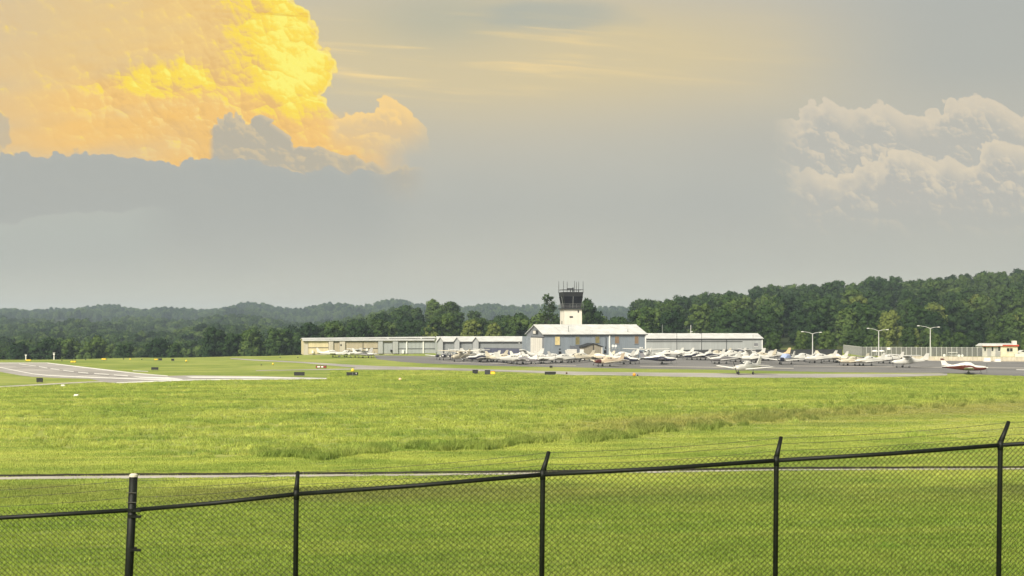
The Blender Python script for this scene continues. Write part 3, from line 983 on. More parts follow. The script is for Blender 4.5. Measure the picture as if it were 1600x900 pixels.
def tuft(name, seed, n, rad, h, w, lean, rank=False):
    g = np.random.default_rng(seed)
    mb = MB()
    for k in range(n):
        a, q = g.uniform(0, 6.28), rad * math.sqrt(g.random())
        bx, by = q * math.cos(a), q * math.sin(a)
        t = g.uniform(0, 6.28)
        hh = h * g.uniform(0.45, 1.15)
        lx, ly = g.normal() * lean * hh, g.normal() * lean * hh
        wx, wy = math.cos(t) * w, math.sin(t) * w
        mb.add([(bx - wx, by - wy, -0.01), (bx + wx, by + wy, -0.01), (bx + lx * 0.45 + wx * 0.7, by + ly * 0.45 + wy * 0.7, hh * 0.6), (bx + lx * 0.45 - wx * 0.7, by + ly * 0.45 - wy * 0.7, hh * 0.6), (bx + lx, by + ly, hh)],
               [(0, 1, 2, 3), (3, 2, 4)])
    me = mb.mesh(name, M_rank if rank else M_grass, True)
    me.normals_split_custom_set_from_vertices([tuple(Vector((v[0] * 0.8 + 0.25 * math.sin(i * 2.4), v[1] * 0.8 + 0.25 * math.cos(i * 1.7), 1.0)).normalized()) for i, v in enumerate(mb.v)])
    return bpy.data.objects.new(name, me)


def blade_material(name, rank):
  M = bpy.data.materials.new(name)
  M.use_nodes = True
  N = NT(M.node_tree)
  N.n.remove(N.n['Principled BSDF'])
  geo = N.n.new('ShaderNodeNewGeometry')
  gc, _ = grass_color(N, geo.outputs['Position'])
  oi = N.n.new('ShaderNodeObjectInfo')
  gc = N.mix(N.m('MULTIPLY', N.ss(oi.outputs['Random'], 0.5, 1.0), 0.30), gc, (0.26, 0.255, 0.065, 1))
  gc = N.mix(N.m('MULTIPLY', N.ss(oi.outputs['Random'], 0.35, 0.0), 0.25), gc, (0.080, 0.115, 0.018, 1))
  if rank:                                         # coarse, darker green grass species
      gc = N.mix(0.4, gc, (0.070, 0.115, 0.022, 1))
  df, tr, mx = N.n.new('ShaderNodeBsdfDiffuse'), N.n.new('ShaderNodeBsdfTranslucent'), N.n.new('ShaderNodeAddShader')
  gc = N.mix(1.0, gc, (1.35, 1.35, 1.35, 1), 'MULTIPLY')
  N.l.new(gc, df.inputs[0])
  N.l.new(gc, tr.inputs[0])
  N.l.new(df.outputs[0], mx.inputs[0])
  N.l.new(tr.outputs[0], mx.inputs[1])
  N.l.new(mx.outputs[0], N.n['Material Output'].inputs[0])
  return M


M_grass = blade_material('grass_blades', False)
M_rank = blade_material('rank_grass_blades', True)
tufts = [tuft('turf_source', 1, 60, 0.42, 0.075, 0.010, 0.5), tuft('turf_source', 2, 60, 0.42, 0.085, 0.011, 0.6),
         tuft('meadow_source', 3, 70, 0.45, 0.26, 0.013, 0.35), tuft('meadow_source', 4, 70, 0.5, 0.30, 0.014, 0.45), tuft('rank_source', 5, 90, 0.38, 0.40, 0.014, 0.4, True)]


def meadow_edge(x):                                # distance at which the unmown grass begins
    return np.interp(x, [-40, -16.5, -12, 4.4, 24, 54, 90], [84, 72, 73, 82.5, 102, 128, 160]) + 1.2 * np.sin(x * 0.7) + 0.8 * np.sin(x * 1.9 + 1)


def grass_points(name, y0, y1, per, keep, kinds, smin, smax, label):
    area = 0.46 * (y1 * y1 - y0 * y0) * 2
    n = int(area * per)
    y = np.sqrt(rng.uniform(y0 * y0, y1 * y1, n))
    x = rng.uniform(-0.46, 0.46, n) * y
    m = keep(x, y)
    x, y = x[m], y[m]
    z = terrain(x, y)
    s = rng.uniform(smin, smax, len(x))
    return scatter(name, np.stack([x, y, z], 1).tolist(), rng.uniform(0, 6.28, len(x)), s, rng.integers(0, len(kinds), len(x)), kinds, label, 'grass')


def gutter_clear(x, y):
    px, py = 800 + F * x / y, YH + F * EYE / y
    gf_ = np.interp(px, [p[0] for p in gut_far], [p[1] for p in gut_far])
    gn_ = np.interp(px, [p[0] for p in gut_near], [p[1] for p in gut_near])
    return (py < gf_ - 0.4) | (py > gn_ + 0.6)


def clear_of_track(x, y):
    px, py = 800 + F * x / y, YH + F * EYE / y
    lim = np.interp(px, [-60, 0, 165, 186, 300, 400, 512, 520, 700, 900, 1100, 1200, 1400, 1480, 1560, 1600, 1900], [611, 606.5, 599.5, 600.2, 595.6, 594.4, 593.4, 580, 580, 588, 591, 592, 591, 588, 588, 589, 594])
    return py > lim


grass_points('mown_grass', 33, 165, 6.0, lambda x, y: (y < meadow_edge(x) + 0.4) & gutter_clear(x, y) & (rng.random(len(x)) < np.interp(y, [33, 70, 90, 165], [1, 1, 0.35, 0.2])), tufts[:2], 0.8, 1.3, 'short mown grass between the fence and the tall meadow edge')
grass_points('meadow_grass', 70, 215, 1.0, lambda x, y: (y > meadow_edge(x)) & clear_of_track(x, y), tufts[2:4], 0.55, 1.0, 'unmown meadow grass running up to the runway and taxiway')
n_r = 5200
rx_ = rng.uniform(-17, 60, n_r)
ry_ = meadow_edge(rx_) + np.abs(rng.normal(0, 1.5, n_r)) * (1 + np.clip(rx_, 0, 40) / 10)
kk = rng.random(n_r) < np.interp(rx_, [-17, -10, 8, 22, 60], [0.25, 0.9, 0.8, 0.2, 0.08]) * (0.55 + 0.6 * np.sin(rx_ * 0.9 + 1.5) * np.sin(rx_ * 0.37 + 0.4) + 0.3 * np.sin(rx_ * 2.7))
rx_, ry_ = rx_[kk], ry_[kk]
scatter('rank_grass', np.stack([rx_, ry_, terrain(rx_, ry_)], 1).tolist(), rng.uniform(0, 6.28, len(rx_)), rng.uniform(0.6, 1.15, len(rx_)), np.zeros(len(rx_), int), [tufts[4]], 'tall rank grass along the edge of the mown strip', 'grass')
for (px, py, s, lab) in [(1428, 682, 1.3, 'dark weed clump standing alone in the mown grass near the barbed wire'), (1243, 661, 1.1, 'dark weed clump at the foot of the dry seed-head streak'), (1385, 862, 0.6, 'small dark weed clump seen through the fence mesh')]:
    x, y = G(px, py)
    t = thing('weed_clump', lab, 'weed', (x, y, float(terrain(x, y))))
    g = random.Random(px)
    mb = MB()
    for k in range(110):
        a, q = g.uniform(0, 6.28), 0.6 * g.random() * s
        b = Vector((q * math.cos(a) * 1.5, q * math.sin(a), 0))
        e = b + Vector((g.gauss(0, 0.16), g.gauss(0, 0.12), g.uniform(0.1, 0.5) * s * (1.1 - q / (0.75 * s))))
        wv = Vector((g.gauss(0, 1), g.gauss(0, 1), 0)).normalized() * 0.03
        mb.add([b - wv, b + wv, e.lerp(b, 0.4) + wv * 1.6, e], [(0, 1, 2), (0, 2, 3)])
    o = mb.build('leaves', M_rank, t)
    o['kind'] = 'stuff'

# ------------------------------------------------------------------ buildings


class Frame:
    """a building's own axes: x along its front to the right, y to the back, origin at the front left corner"""
    def __init__(self, px, d, deg):
        self.o = Vector((X(px, d), d, 0))
        self.c, self.s = math.cos(R(deg)), math.sin(R(deg))
        self.rz = R(deg)

    def sx(self, px, y=0.0):                       # position along the front that lies in column px
        k = (px - 800) / F
        ox, oy = self.o.x - self.s * y, self.o.y + self.c * y
        return (k * oy - ox) / (self.c - k * self.s)

    def gy(self, px, x=0.0):                       # position along the left gable
        k = (px - 800) / F
        ox, oy = self.o.x + self.c * x, self.o.y + self.s * x
        return (ox - k * oy) / (self.s + k * self.c)

    def z(self, py, x=0.0, y=0.0):
        return EYE - (py - YH) / F * (self.o.y + self.s * x + self.c * y)


def ribs(mb, x0, x1, y, z0, z1, step, w=0.05, d=0.035):
    x = x0 + step
    while x < x1 - 0.1:
        mb.box(x - w, x + w, y - d, y + 0.02, z0, z1)
        x += step


def gable_roof(t, w, dep, ze, zr, m, over=0.35, th=0.14, seam=1.2, name='roof'):
    mb = MB()
    for (ya, yb_, za, zb_) in ((-over, dep / 2, ze - over * (zr - ze) / (dep / 2), zr), (dep + over, dep / 2, ze - over * (zr - ze) / (dep / 2), zr)):
        mb.hexa([(-over, ya, za + 0.02), (w + over, ya, za + 0.02), (w + over, yb_, zb_ + 0.02), (-over, yb_, zb_ + 0.02)],
                [(-over, ya, za + th), (w + over, ya, za + th), (w + over, yb_, zb_ + th), (-over, yb_, zb_ + th)])
        x = seam
        while seam and x < w:
            mb.hexa([(x - 0.03, ya, za + th - 0.01), (x + 0.03, ya, za + th - 0.01), (x + 0.03, yb_, zb_ + th - 0.01), (x - 0.03, yb_, zb_ + th - 0.01)],
                    [(x - 0.03, ya, za + th + 0.05), (x + 0.03, ya, za + th + 0.05), (x + 0.03, yb_, zb_ + th + 0.05), (x - 0.03, yb_, zb_ + th + 0.05)])
            x += seam
    r = mb.build(name, m, t)
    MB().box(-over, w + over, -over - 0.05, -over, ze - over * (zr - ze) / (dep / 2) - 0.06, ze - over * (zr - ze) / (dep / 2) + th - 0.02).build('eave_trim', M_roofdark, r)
    MB().tube([(-over, dep / 2, zr + th + 0.01), (w + over, dep / 2, zr + th + 0.01)], 0.09, 6).build('ridge_cap', m, r)
    return r


def gable_body(t, w, dep, ze, zr, m_side, m_gable, step=0.9):
    mb = MB()
    mb.prism([(0, 0, -0.3), (0, dep, -0.3), (0, dep, ze), (0, dep / 2, zr), (0, 0, ze)], (w, 0, 0), 0)
    mb.mi[0] = 1
    mb.mi[1] = 1
    ribs(mb, 0, w, 0, 0, ze - 0.25, step)
    y = step
    while y < dep - 0.2:
        h = ze + (zr - ze) * (1 - abs(y - dep / 2) / (dep / 2)) - 0.25
        mb.box(-0.03, 0.02, y - 0.04, y + 0.04, 0, h, 1)
        y += step
    return mb.build('wall', [m_side, m_gable], t)


# --- blue-grey hangar under the tower
fc = Frame(850, 285, 17.5)
wC, dC, eC, rC = fc.sx(1009), fc.gy(823), 5.95, 8.1
hc = thing('main_hangar', 'large blue-grey hangar with white gable roof in front of the control tower', 'hangar', fc.o, fc.rz)
wallC = gable_body(hc, wC, dC, eC, rC, M_blue, M_bluel, 0.55)
rfC = gable_roof(hc, wC, dC, eC, rC, M_roof, 0.4, 0.16, 1.1)
for px, h in ((891, 1.6), (984, 0.8)):
    x = fc.sx(px)
    MB().tube([(x, 1.2, eC + 0.3), (x, 1.2, eC + 0.4 + h)], 0.05, 6).build('vent_pipe', M_dark, rfC)
MB().box(-0.07, -0.02, -0.1, dC, eC - 0.75, eC - 0.6).build('gable_band', M_dark, wallC)
# gable door, side panel and square vent
y0, y1 = fc.gy(847.2), fc.gy(829.5)
dr = MB().box(-0.16, -0.02, y0, y1, 0, eC - 0.85).build('hangar_door', M_door, hc)
for k in range(1, 6):
    yy = y0 + (y1 - y0) * k / 6
    MB().box(-0.20, -0.158, yy - 0.04, yy + 0.04, 0.05, eC - 0.95).build('door_seam', mat('door_seam_grey', (0.38, 0.36, 0.32)), dr)
MB().box(-0.12, -0.02, y1 + 0.15, dC - 0.2, 0, eC - 0.85).build('side_panel', mat('pale_panel', (0.50, 0.50, 0.47)), hc)
MB().box(-0.16, -0.118, y1 + 0.9, y1 + 1.3, eC - 3.4, eC - 2.4).build('side_vent', M_dark, hc)
yv0, yv1 = fc.gy(841), fc.gy(833.5)
vt = MB().box(-0.14, -0.02, yv0, yv1, eC + 0.0, eC + 0.95).build('gable_vent', M_dark, hc)
MB().box(-0.2, -0.138, yv0 + (yv1 - yv0) * 0.42, yv1 - 0.25, eC + 0.1, eC + 0.85).build('vent_panel', M_door, vt)
# translucent windows along the front
for px0, px1, m, py0, py1 in ((867, 874.6, M_yglass, 526, 539), (899, 905.4, M_olive, 526, 538.4), (930, 936.4, M_olive, 525.6, 536), (960.6, 967, M_brown, 525.6, 536.6), (991.4, 997.4, M_brown, 525.2, 537)):
    a, b = fc.sx(px0), fc.sx(px1)
    za, zb = fc.z(py1, a), fc.z(py0, a)
    wn = MB().box(a, b, -0.09, 0.0, za, zb).build('window', m, hc)
    f_ = MB()
    f_.box(a - 0.1, b + 0.1, -0.12, -0.03, zb, zb + 0.09).box(a - 0.1, b + 0.1, -0.14, -0.03, za - 0.1, za)
    f_.box(a - 0.1, a, -0.12, -0.03, za, zb).box(b, b + 0.1, -0.12, -0.03, za, zb)
    f_.build('frame', M_blue, wn)
a = fc.sx(952)
MB().box(a - 0.16, a + 0.16, -0.22, -0.0, 0, eC - 0.05).build('downpipe', M_white, hc)
a = fc.sx(1008.4)
MB().box(a - 0.12, a + 0.12, -0.16, -0.0, 0, eC - 0.05).build('corner_trim', M_white, hc)
for px, py0, py1, w_ in ((874.8, 549, 553.2, 0.62), (874.5, 544.6, 546.4, 0.34), (945.4, 547, 552, 0.6), (946, 541.6, 545.0, 0.16)):
    a = fc.sx(px)
    MB().box(a - w_ / 2, a + w_ / 2, -0.1, 0.0, fc.z(py1, a), fc.z(py0, a)).build('vent', M_black, hc)
a = fc.sx(946.6)
MB().tube([(a, -0.12, 2.4), (a, -0.12, 5.2)], 0.06, 6).build('conduit', M_dark, hc)
for px, py in ((1000, 543.4), (1003, 543.4)):
    a = fc.sx(px)
    MB().box(a - 0.13, a + 0.13, -0.22, 0, fc.z(py + 1, a), fc.z(py - 1, a)).build('wall_lamp', M_white, hc)
MB().box(-1.2, -0.02, 9.6, dC - 0.05, -0.2, 5.4).build('annex', M_blue, hc)
MB().box(fc.sx(890), fc.sx(908), -2.4, -0.05, -0.2, 3.25).build('lean_to', mat('slate_grey_sheet', (0.12, 0.13, 0.15)), hc)

# --- khaki shed, white box, dish frame in front of that hangar
fs_ = Frame(913, 282.5, 17.5)
sh = thing('equipment_shed', 'khaki sheet-metal shed with low gable in front of the blue-grey hangar', 'shed', fs_.o, fs_.rz)
wS = fs_.sx(941)
zE, zP = fs_.z(542, 0), fs_.z(537)
mb = MB().prism([(0, 0, -0.2), (wS, 0, -0.2), (wS, 0, zE), (wS * 0.5, 0, zP), (0, 0, zE)], (0, 3.6, 0))
ribs(mb, 0, wS, 0, 0, zE - 0.1, 0.45)
mb.build('wall', M_shed, sh)
mb = MB()
mb.hexa([(-0.3, -0.3, zE - 0.08), (wS / 2, -0.3, zP + 0.02), (wS / 2, 3.9, zP + 0.02), (-0.3, 3.9, zE - 0.08)], [(-0.3, -0.3, zE + 0.04), (wS / 2, -0.3, zP + 0.14), (wS / 2, 3.9, zP + 0.14), (-0.3, 3.9, zE + 0.04)])
mb.hexa([(wS / 2, -0.3, zP + 0.02), (wS + 0.3, -0.3, zE - 0.08), (wS + 0.3, 3.9, zE - 0.08), (wS / 2, 3.9, zP + 0.02)], [(wS / 2, -0.3, zP + 0.14), (wS + 0.3, -0.3, zE + 0.04), (wS + 0.3, 3.9, zE + 0.04), (wS / 2, 3.9, zP + 0.14)])
mb.build('roof', M_dark, sh)
MB().box(wS - 0.18, wS + 0.02, -0.05, 0.0, 0, zE - 0.1).build('corner_post', M_white, sh)
MB().box(-0.06, -0.01, 0.4, 3.0, 0, zE - 0.6).build('side_door', M_white, sh)
MB().box(wS * 0.48, wS * 0.52, -0.06, -0.0, 0, zP - 0.3).build('door_joint', M_dark, sh)
bx_ = thing('storage_box', 'cream white storage box between parked aircraft and the khaki shed', 'box', (X(889.5, 281), 281, 0), R(17))
wB = (902 - 889.5) / F * 281
MB().box(0, wB, 0, 1.6, 0.25, 2.4).build('body', M_door, bx_)
MB().box(-0.04, wB + 0.04, -0.04, 1.64, 2.4, 2.5).build('lid', M_white, bx_)
for x in (0.1, wB - 0.25):
    MB().box(x, x + 0.15, 0.1, 1.5, 0, 0.25).build('skid', M_dark, bx_)
df_ = thing('antenna_frame', 'open steel frame with two small white dishes beside the white downpipe', 'antenna', (X(955, 284), 284, 0), R(17))
wD = (972 - 955) / F * 284
mb = MB()
for x in (0, wD * 0.5, wD):
    for y in (0, 1.4):
        mb.tube([(x, y, 0), (x, y, 2.6)], 0.04, 5)
for z in (1.2, 2.6):
    for y in (0, 1.4):
        mb.tube([(0, y, z), (wD, y, z)], 0.035, 5)
mb.build('frame', M_steel, df_)
MB().box(0.2, wD - 0.2, 0.2, 1.2, 0.1, 1.15).build('cabinet', mat('blue_grey_cabinet', (0.20, 0.21, 0.27)), df_)
for x in (0.35, 1.05):
    mb = MB()
    mb.loft([[(x + math.cos(k * math.pi / 5) * r, -0.1 - q, 3.25 + math.sin(k * math.pi / 5) * r) for k in range(10)] for r, q in ((0.32, 0.12), (0.22, 0.04), (0.05, 0.0))])
    mb.tube([(x, -0.05, 2.6), (x, -0.05, 3.2)], 0.03, 5)
    mb.build('dish', M_white, df_)

# --- control tower
ft = Frame(881.6, 311, 11)
wT = ft.sx(909.2)
tw = thing('control_tower', 'cream control tower with dark glass cab and roof antennas', 'tower', ft.o, ft.rz)
zS = ft.z(483.2)
sf = MB().box(0, wT, 0, wT, -0.2, zS).build('shaft', M_tower, tw)
for px0, px1, py0, py1 in ((890, 895.2, 494, 496.4), (902.6, 904.4, 484.6, 488.4)):
    a, b = ft.sx(px0), ft.sx(px1)
    MB().box(a, b, -0.06, 0.0, ft.z(py1), ft.z(py0)).build('window', M_glass, sf)
MB().box(-0.06, 0, 2.2, 2.7, ft.z(507), ft.z(501.6)).build('window', M_glass, sf)
MB().box(-0.05, wT + 0.05, -0.05, 0.05, ft.z(509), ft.z(508.6)).build('band', M_door, sf)
c0 = wT / 2
z1, z2, z3 = zS + 0.32, ft.z(463.0), ft.z(456.2)
MB().box(-0.45, wT + 0.45, -0.45, wT + 0.45, zS, z1).build('gallery', M_dark, tw)
rb, rt = wT * 0.43, wT * 0.535


def sq(r, z):
    return [(c0 - r, c0 - r, z), (c0 + r, c0 - r, z), (c0 + r, c0 + r, z), (c0 - r, c0 + r, z)]


MB().hexa(sq(rb - 0.05, z1), sq(rt - 0.05, z2)).build('cab_glass', mat('cab_tinted_glass', (0.008, 0.008, 0.011), 0.2, 0.2, 1.0, spec=0.15), tw)
MB().hexa(sq(rb + 0.02, z1), sq(rb + 0.05, z1 + 0.55)).build('cab_sill', mat('cab_sill_grey', (0.03, 0.028, 0.032)), tw)
MB().hexa(sq(rt, z2 + 0.002), sq(rt + 0.16, z3)).build('cab_roof', M_black, tw)
for k in range(4):
    p, q = sq(rb, z1)[k], sq(rt, z2)[k]
    MB().tube([p, q], 0.10, 6).build('mullion', M_black, tw)
    p2, q2 = sq(rb, z1)[(k + 1) % 4], sq(rt, z2)[(k + 1) % 4]
    MB().tube([(Vector(p) + Vector(p2)) / 2, (Vector(q) + Vector(q2)) / 2], 0.06, 6).build('mullion', M_steel, tw)
mb = MB()
for z in (z1 + 0.55, z1 + 1.05):
    pts = sq(wT / 2 + 0.38, z)
    for k in range(4):
        mb.tube([pts[k], pts[(k + 1) % 4]], 0.035, 5)
for k in range(4):
    a, b = Vector(sq(wT / 2 + 0.38, z1)[k]), Vector(sq(wT / 2 + 0.38, z1)[(k + 1) % 4])
    for t in (0, 0.33, 0.66):
        p = a.lerp(b, t)
        mb.tube([p, p + Vector((0, 0, 1.05))], 0.03, 5)
mb.build('gallery_rail', M_steel, tw)
mb = MB()
pts = sq(rt + 0.12, z3 + 0.62)
for k in range(4):
    mb.tube([pts[k], pts[(k + 1) % 4]], 0.06, 5)
    p = Vector(pts[k])
    mb.tube([(p.x, p.y, z3 - 0.05), p], 0.05, 5)
mb.build('roof_rail', M_dark, tw)
for k, (ux, uy) in enumerate(((-1, 1), (-1, -1), (-0.45, -0.3), (0.12, -1), (0.72, 0.6), (1, -1), (1, 0.8))):
    x, y = c0 + ux * (rt + 0.1), c0 + uy * (rt + 0.1)
    MB().tube([(x, y, z3 - 0.02), (x, y, z3 + 2.0), (x, y, ft.z(438.6 + 0.5 * (k % 3)))], [0.07, 0.06, 0.045], 5).build('antenna', M_dark, tw)
mb = MB().tube([(c0 - 0.1, c0, z3 - 0.02), (c0 - 0.1, c0, z3 + 0.9)], 0.12, 6)
mb.box(c0 - 1.0, c0 + 0.5, c0 - 0.25, c0 + 0.25, z3 + 0.7, z3 + 1.05).tube([(c0 + 0.4, c0 - 0.6, z3 + 0.1), (c0 + 0.4, c0 - 0.6, z3 + 1.2)], 0.22, 8)
mb.build('beacon', M_dark, tw)

# --- beige and grey T-hangar row
fa = Frame(474.5, 342, 13.5)
ha = thing('hangar_row', 'long low hangar row, cream and beige at its far end, grey nearer', 'hangar', fa.o, fa.rz)
wA, dA = fa.sx(684.5), 11.0
mb = MB()
mb.prism([(0, 0, -0.3), (0, dA, -0.3), (0, dA, 3.7), (0, dA / 2, 4.35), (0, 0, 3.72)], (wA, 0, 0))
mb.mi[0] = 1
mb.build('wall', [M_beigel, M_cream], ha)
mb = MB()
mb.hexa([(-0.3, -0.62, 3.66), (wA, -0.62, 3.66), (wA, 2.6, 4.0), (-0.3, 2.6, 4.0)], [(-0.3, -0.62, 3.86), (wA, -0.62, 3.86), (wA, 2.6, 4.12), (-0.3, 2.6, 4.12)])
mb.hexa([(-0.3, 2.62, 4.1), (wA, 2.62, 4.28), (wA, dA / 2, 4.62), (-0.3, dA / 2, 4.4)], [(-0.3, 2.4, 4.2), (wA, 2.4, 4.44), (wA, dA / 2, 4.8), (-0.3, dA / 2, 4.5)])
mb.hexa([(-0.3, dA / 2, 4.4), (wA, dA / 2, 4.62), (wA, dA + 0.3, 3.9), (-0.3, dA + 0.3, 3.8)], [(-0.3, dA / 2, 4.5), (wA, dA / 2, 4.8), (wA, dA + 0.3, 4.0), (-0.3, dA + 0.3, 3.9)])
ra = mb.build('roof', M_roof, ha)
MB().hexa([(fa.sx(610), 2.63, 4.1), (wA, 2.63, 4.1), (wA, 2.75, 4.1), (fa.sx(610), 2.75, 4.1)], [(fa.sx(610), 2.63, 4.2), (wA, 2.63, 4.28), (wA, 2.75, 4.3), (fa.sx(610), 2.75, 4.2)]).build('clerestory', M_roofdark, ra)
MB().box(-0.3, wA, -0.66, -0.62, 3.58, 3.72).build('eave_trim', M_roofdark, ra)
for px in (608, 660):
    MB().box(fa.sx(px) - 0.15, fa.sx(px) + 0.15, 2.3, 2.7, 4.2, 4.5).build('roof_vent', M_white, ra)
for px0, px1, m, seam, top in ((481.6, 513, M_cream, 543.4, 3.62), (521, 530, M_beige, None, 3.2), (539.4, 566.6, M_beige, None, 3.45), (567.6, 590, M_beige, 544.4, 3.45), (598.4, 613, M_grey, None, 3.0), (622, 634.4, M_grey, 545.0, 3.2), (636, 660, M_grey, 545.0, 3.2), (662, 683, M_grey, 545.0, 3.2)):
    a, b = fa.sx(px0), fa.sx(px1)
    mb = MB().box(a, b, -0.14, -0.02, 0.0, top)
    ribs(mb, a, b, -0.14, 0.05, top - 0.05, 1.2, 0.03, 0.025)
    d_ = mb.build('hangar_door', m, ha)
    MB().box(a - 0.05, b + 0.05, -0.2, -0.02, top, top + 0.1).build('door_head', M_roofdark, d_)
    MB().box(a - 0.06, a, -0.17, -0.02, 0, top).build('door_edge', M_dark, d_)
    if seam:
        z = fa.z(seam, a)
        MB().box(a, b, -0.19, -0.136, z - 0.09, z + 0.09).build('fold_seam', M_dark, d_)
for px0, px1, m in ((513.4, 520.6, M_beigel), (530.4, 539, M_beigel), (590.6, 598, M_greyp), (613.4, 621.6, M_greyp)):
    a, b = fa.sx(px0), fa.sx(px1)
    mb = MB().box(a, b, -0.55, -0.02, 0, 3.56)
    ribs(mb, a, b, -0.55, 0, 3.5, 0.6, 0.03, 0.025)
    mb.build('partition', m, ha)
for px in (635.2, 661):
    a = fa.sx(px)
    MB().box(a - 0.16, a + 0.16, -0.4, -0.16, 0, 3.5).build('post', M_white, ha)
for px0, px1, py0, py1, m in ((571.4, 574.4, 544.6, 553.2, M_white), (627.6, 630.6, 546.8, 553.6, M_white), (679.6, 682.4, 546, 553.6, M_white), (487, 489.6, 547.6, 552, M_white), (531.4, 533.6, 538, 540.2, M_black), (609.6, 612.6, 546.4, 549.4, M_black)):
    a, b = fa.sx(px0), fa.sx(px1)
    MB().box(a, b, -0.62, -0.2, max(0, fa.z(py1, a)), fa.z(py0, a)).build('service_door' if m is M_white else 'wall_vent', m, ha)

# --- grey hangar row with gabled partitions and white roof
fb = Frame(686, 337, 9.5)
hb = thing('gabled_hangar_row', 'grey hangar row with white ribbed roof and three small front gables', 'hangar', fb.o, fb.rz)
wB_, dB = fb.sx(822), 11.0
gable_body(hb, wB_, dB, 3.5, 4.75, M_grey, M_grey, 1.5)
gable_roof(hb, wB_, dB, 3.5, 4.75, M_roof, 0.3, 0.14, 1.35)
for px0, px1 in ((683.2, 691.4), (709.4, 717.2), (738.4, 747.0)):
    a, b = fb.sx(px0), fb.sx(px1)
    c = (a + b) / 2
    gp = MB().prism([(a, -1.0, -0.2), (b, -1.0, -0.2), (b, -1.0, 3.55), (c, -1.0, 4.6), (a, -1.0, 3.55)], (0, 1.6, 0)).build('gable_partition', M_greyp, hb)
    mb = MB()
    for (p, q) in (((a - 0.22, 3.42), (c, 4.68)), ((c, 4.68), (b + 0.22, 3.42))):
        mb.hexa([(p[0], -1.15, p[1]), (q[0], -1.15, q[1]), (q[0], 5.0, q[1]), (p[0], 2.0, p[1])], [(p[0], -1.15, p[1] + 0.16), (q[0], -1.15, q[1] + 0.16), (q[0], 5.0, q[1] + 0.16), (p[0], 2.0, p[1] + 0.16)])
    mb.build('gable_roof', M_roof, gp)
    MB().hexa([(a - 0.26, -1.2, 3.34), (c, -1.2, 4.6), (c, -1.155, 4.6), (a - 0.26, -1.155, 3.34)], [(a - 0.26, -1.2, 3.6), (c, -1.2, 4.86), (c, -1.155, 4.86), (a - 0.26, -1.155, 3.6)]).build('rake_trim', M_roofdark, gp)
for px0, px1 in ((692, 709), (717.6, 738), (748, 784), (785, 816)):
    a, b = fb.sx(px0), fb.sx(px1)
    mb = MB().box(a, b, -0.13, -0.05, 0, 2.95)
    ribs(mb, a, b, -0.13, 0, 2.9, 1.3, 0.03, 0.02)
    d_ = mb.build('hangar_door', mat('door_grey', (0.235, 0.25, 0.25), 0.6, 0.1, 0.5, streak=True), hb)
    MB().box(a, b, -0.2, -0.05, 2.95, 3.08).build('door_head', M_roofdark, d_)
a = fb.sx(811)
MB().box(a - 0.12, a + 0.12, -0.3, -0.05, 3.0, 3.25).build('wall_lamp', M_white, hb)

# --- pale hangar right of the blue-grey one
fd = Frame(1006, 318, 2.5)
hd = thing('pale_hangar', 'long pale grey hangar with white roof, right of the blue-grey hangar', 'hangar', fd.o, fd.rz)
wD_, dD = fd.sx(1191.4), 12.0
gable_body(hd, wD_, dD, 4.55, 5.75, M_pale, M_pale, 0.9)
gable_roof(hd, wD_, dD, 4.55, 5.75, M_roof, 0.3, 0.14, 0)
MB().box(0.1, fd.sx(1160), -0.12, -0.04, 3.75, 3.9).build('door_track', M_dark, hd)
for px in (1057.4, 1096, 1135):
    a = fd.sx(px)
    MB().box(a - 0.05, a + 0.05, -0.14, -0.04, 0, 4.4).build('door_joint', M_dark, hd)
a, b = fd.sx(1178.4), fd.sx(1184)
wn = MB().box(a, b, -0.09, 0.0, fd.z(541), fd.z(536.4)).build('window', mat('grey_louvre', (0.16, 0.16, 0.17)), hd)
MB().box(a - 0.08, b + 0.08, -0.12, -0.02, fd.z(541) - 0.1, fd.z(541)).build('sill', M_white, wn)
a = fd.sx(1190.8)
MB().box(a - 0.1, a + 0.12, -0.13, -0.0, 0, 4.45).build('corner_trim', M_white, hd)

# --- red-trimmed cabin at the right edge
fg = Frame(1535.6, 312, -3)
cb = thing('trimmed_cabin', 'small cream cabin with red roof edge beside the slatted fence', 'cabin', fg.o, fg.rz)
wG = fg.sx(1590)
zt = fg.z(541.2)
sp_ = fg.sx(1564)
MB().box(0, sp_, 0.35, 5.0, -0.2, zt).build('wall', mat('cabin_pale_wall', (0.50, 0.47, 0.42), 0.7), cb)
MB().box(sp_, wG, 0, 5.0, -0.2, zt - 0.002).build('wall', mat('cabin_cream_wall', (0.66, 0.58, 0.42), 0.7), cb)
for px0, px1 in ((1543.4, 1549), (1556, 1563.4)):
    a, b = fg.sx(px0), fg.sx(px1)
    MB().box(a, b, 0.27, 0.345, 0, fg.z(544)).build('door', mat('cabin_grey_door', (0.30, 0.29, 0.28), 0.7), cb)
for px0, px1, py0, py1 in ((1538.6, 1541, 541.6, 548.6), (1550, 1552.6, 541.6, 548.4), (1560.4, 1563, 541.6, 548.6)):
    a, b = fg.sx(px0), fg.sx(px1)
    wn = MB().box(a, b, 0.26, 0.34, fg.z(py1), fg.z(py0)).build('window', M_glass, cb)
    MB().box(a - 0.05, b + 0.05, 0.24, 0.35, fg.z(py1) - 0.07, fg.z(py1)).build('sill', M_white, wn)
a, b = fg.sx(1573), fg.sx(1582)
wn = MB().box(a, b, -0.07, 0.0, fg.z(549.2), fg.z(544)).build('window', M_glass, cb)
MB().box((a + b) / 2 - 0.04, (a + b) / 2 + 0.04, -0.1, -0.072, fg.z(549.2), fg.z(544)).build('frame', M_door, wn)
MB().box(a - 0.08, b + 0.08, -0.12, 0.0, fg.z(549.2) - 0.1, fg.z(549.2)).build('sill', M_door, wn)
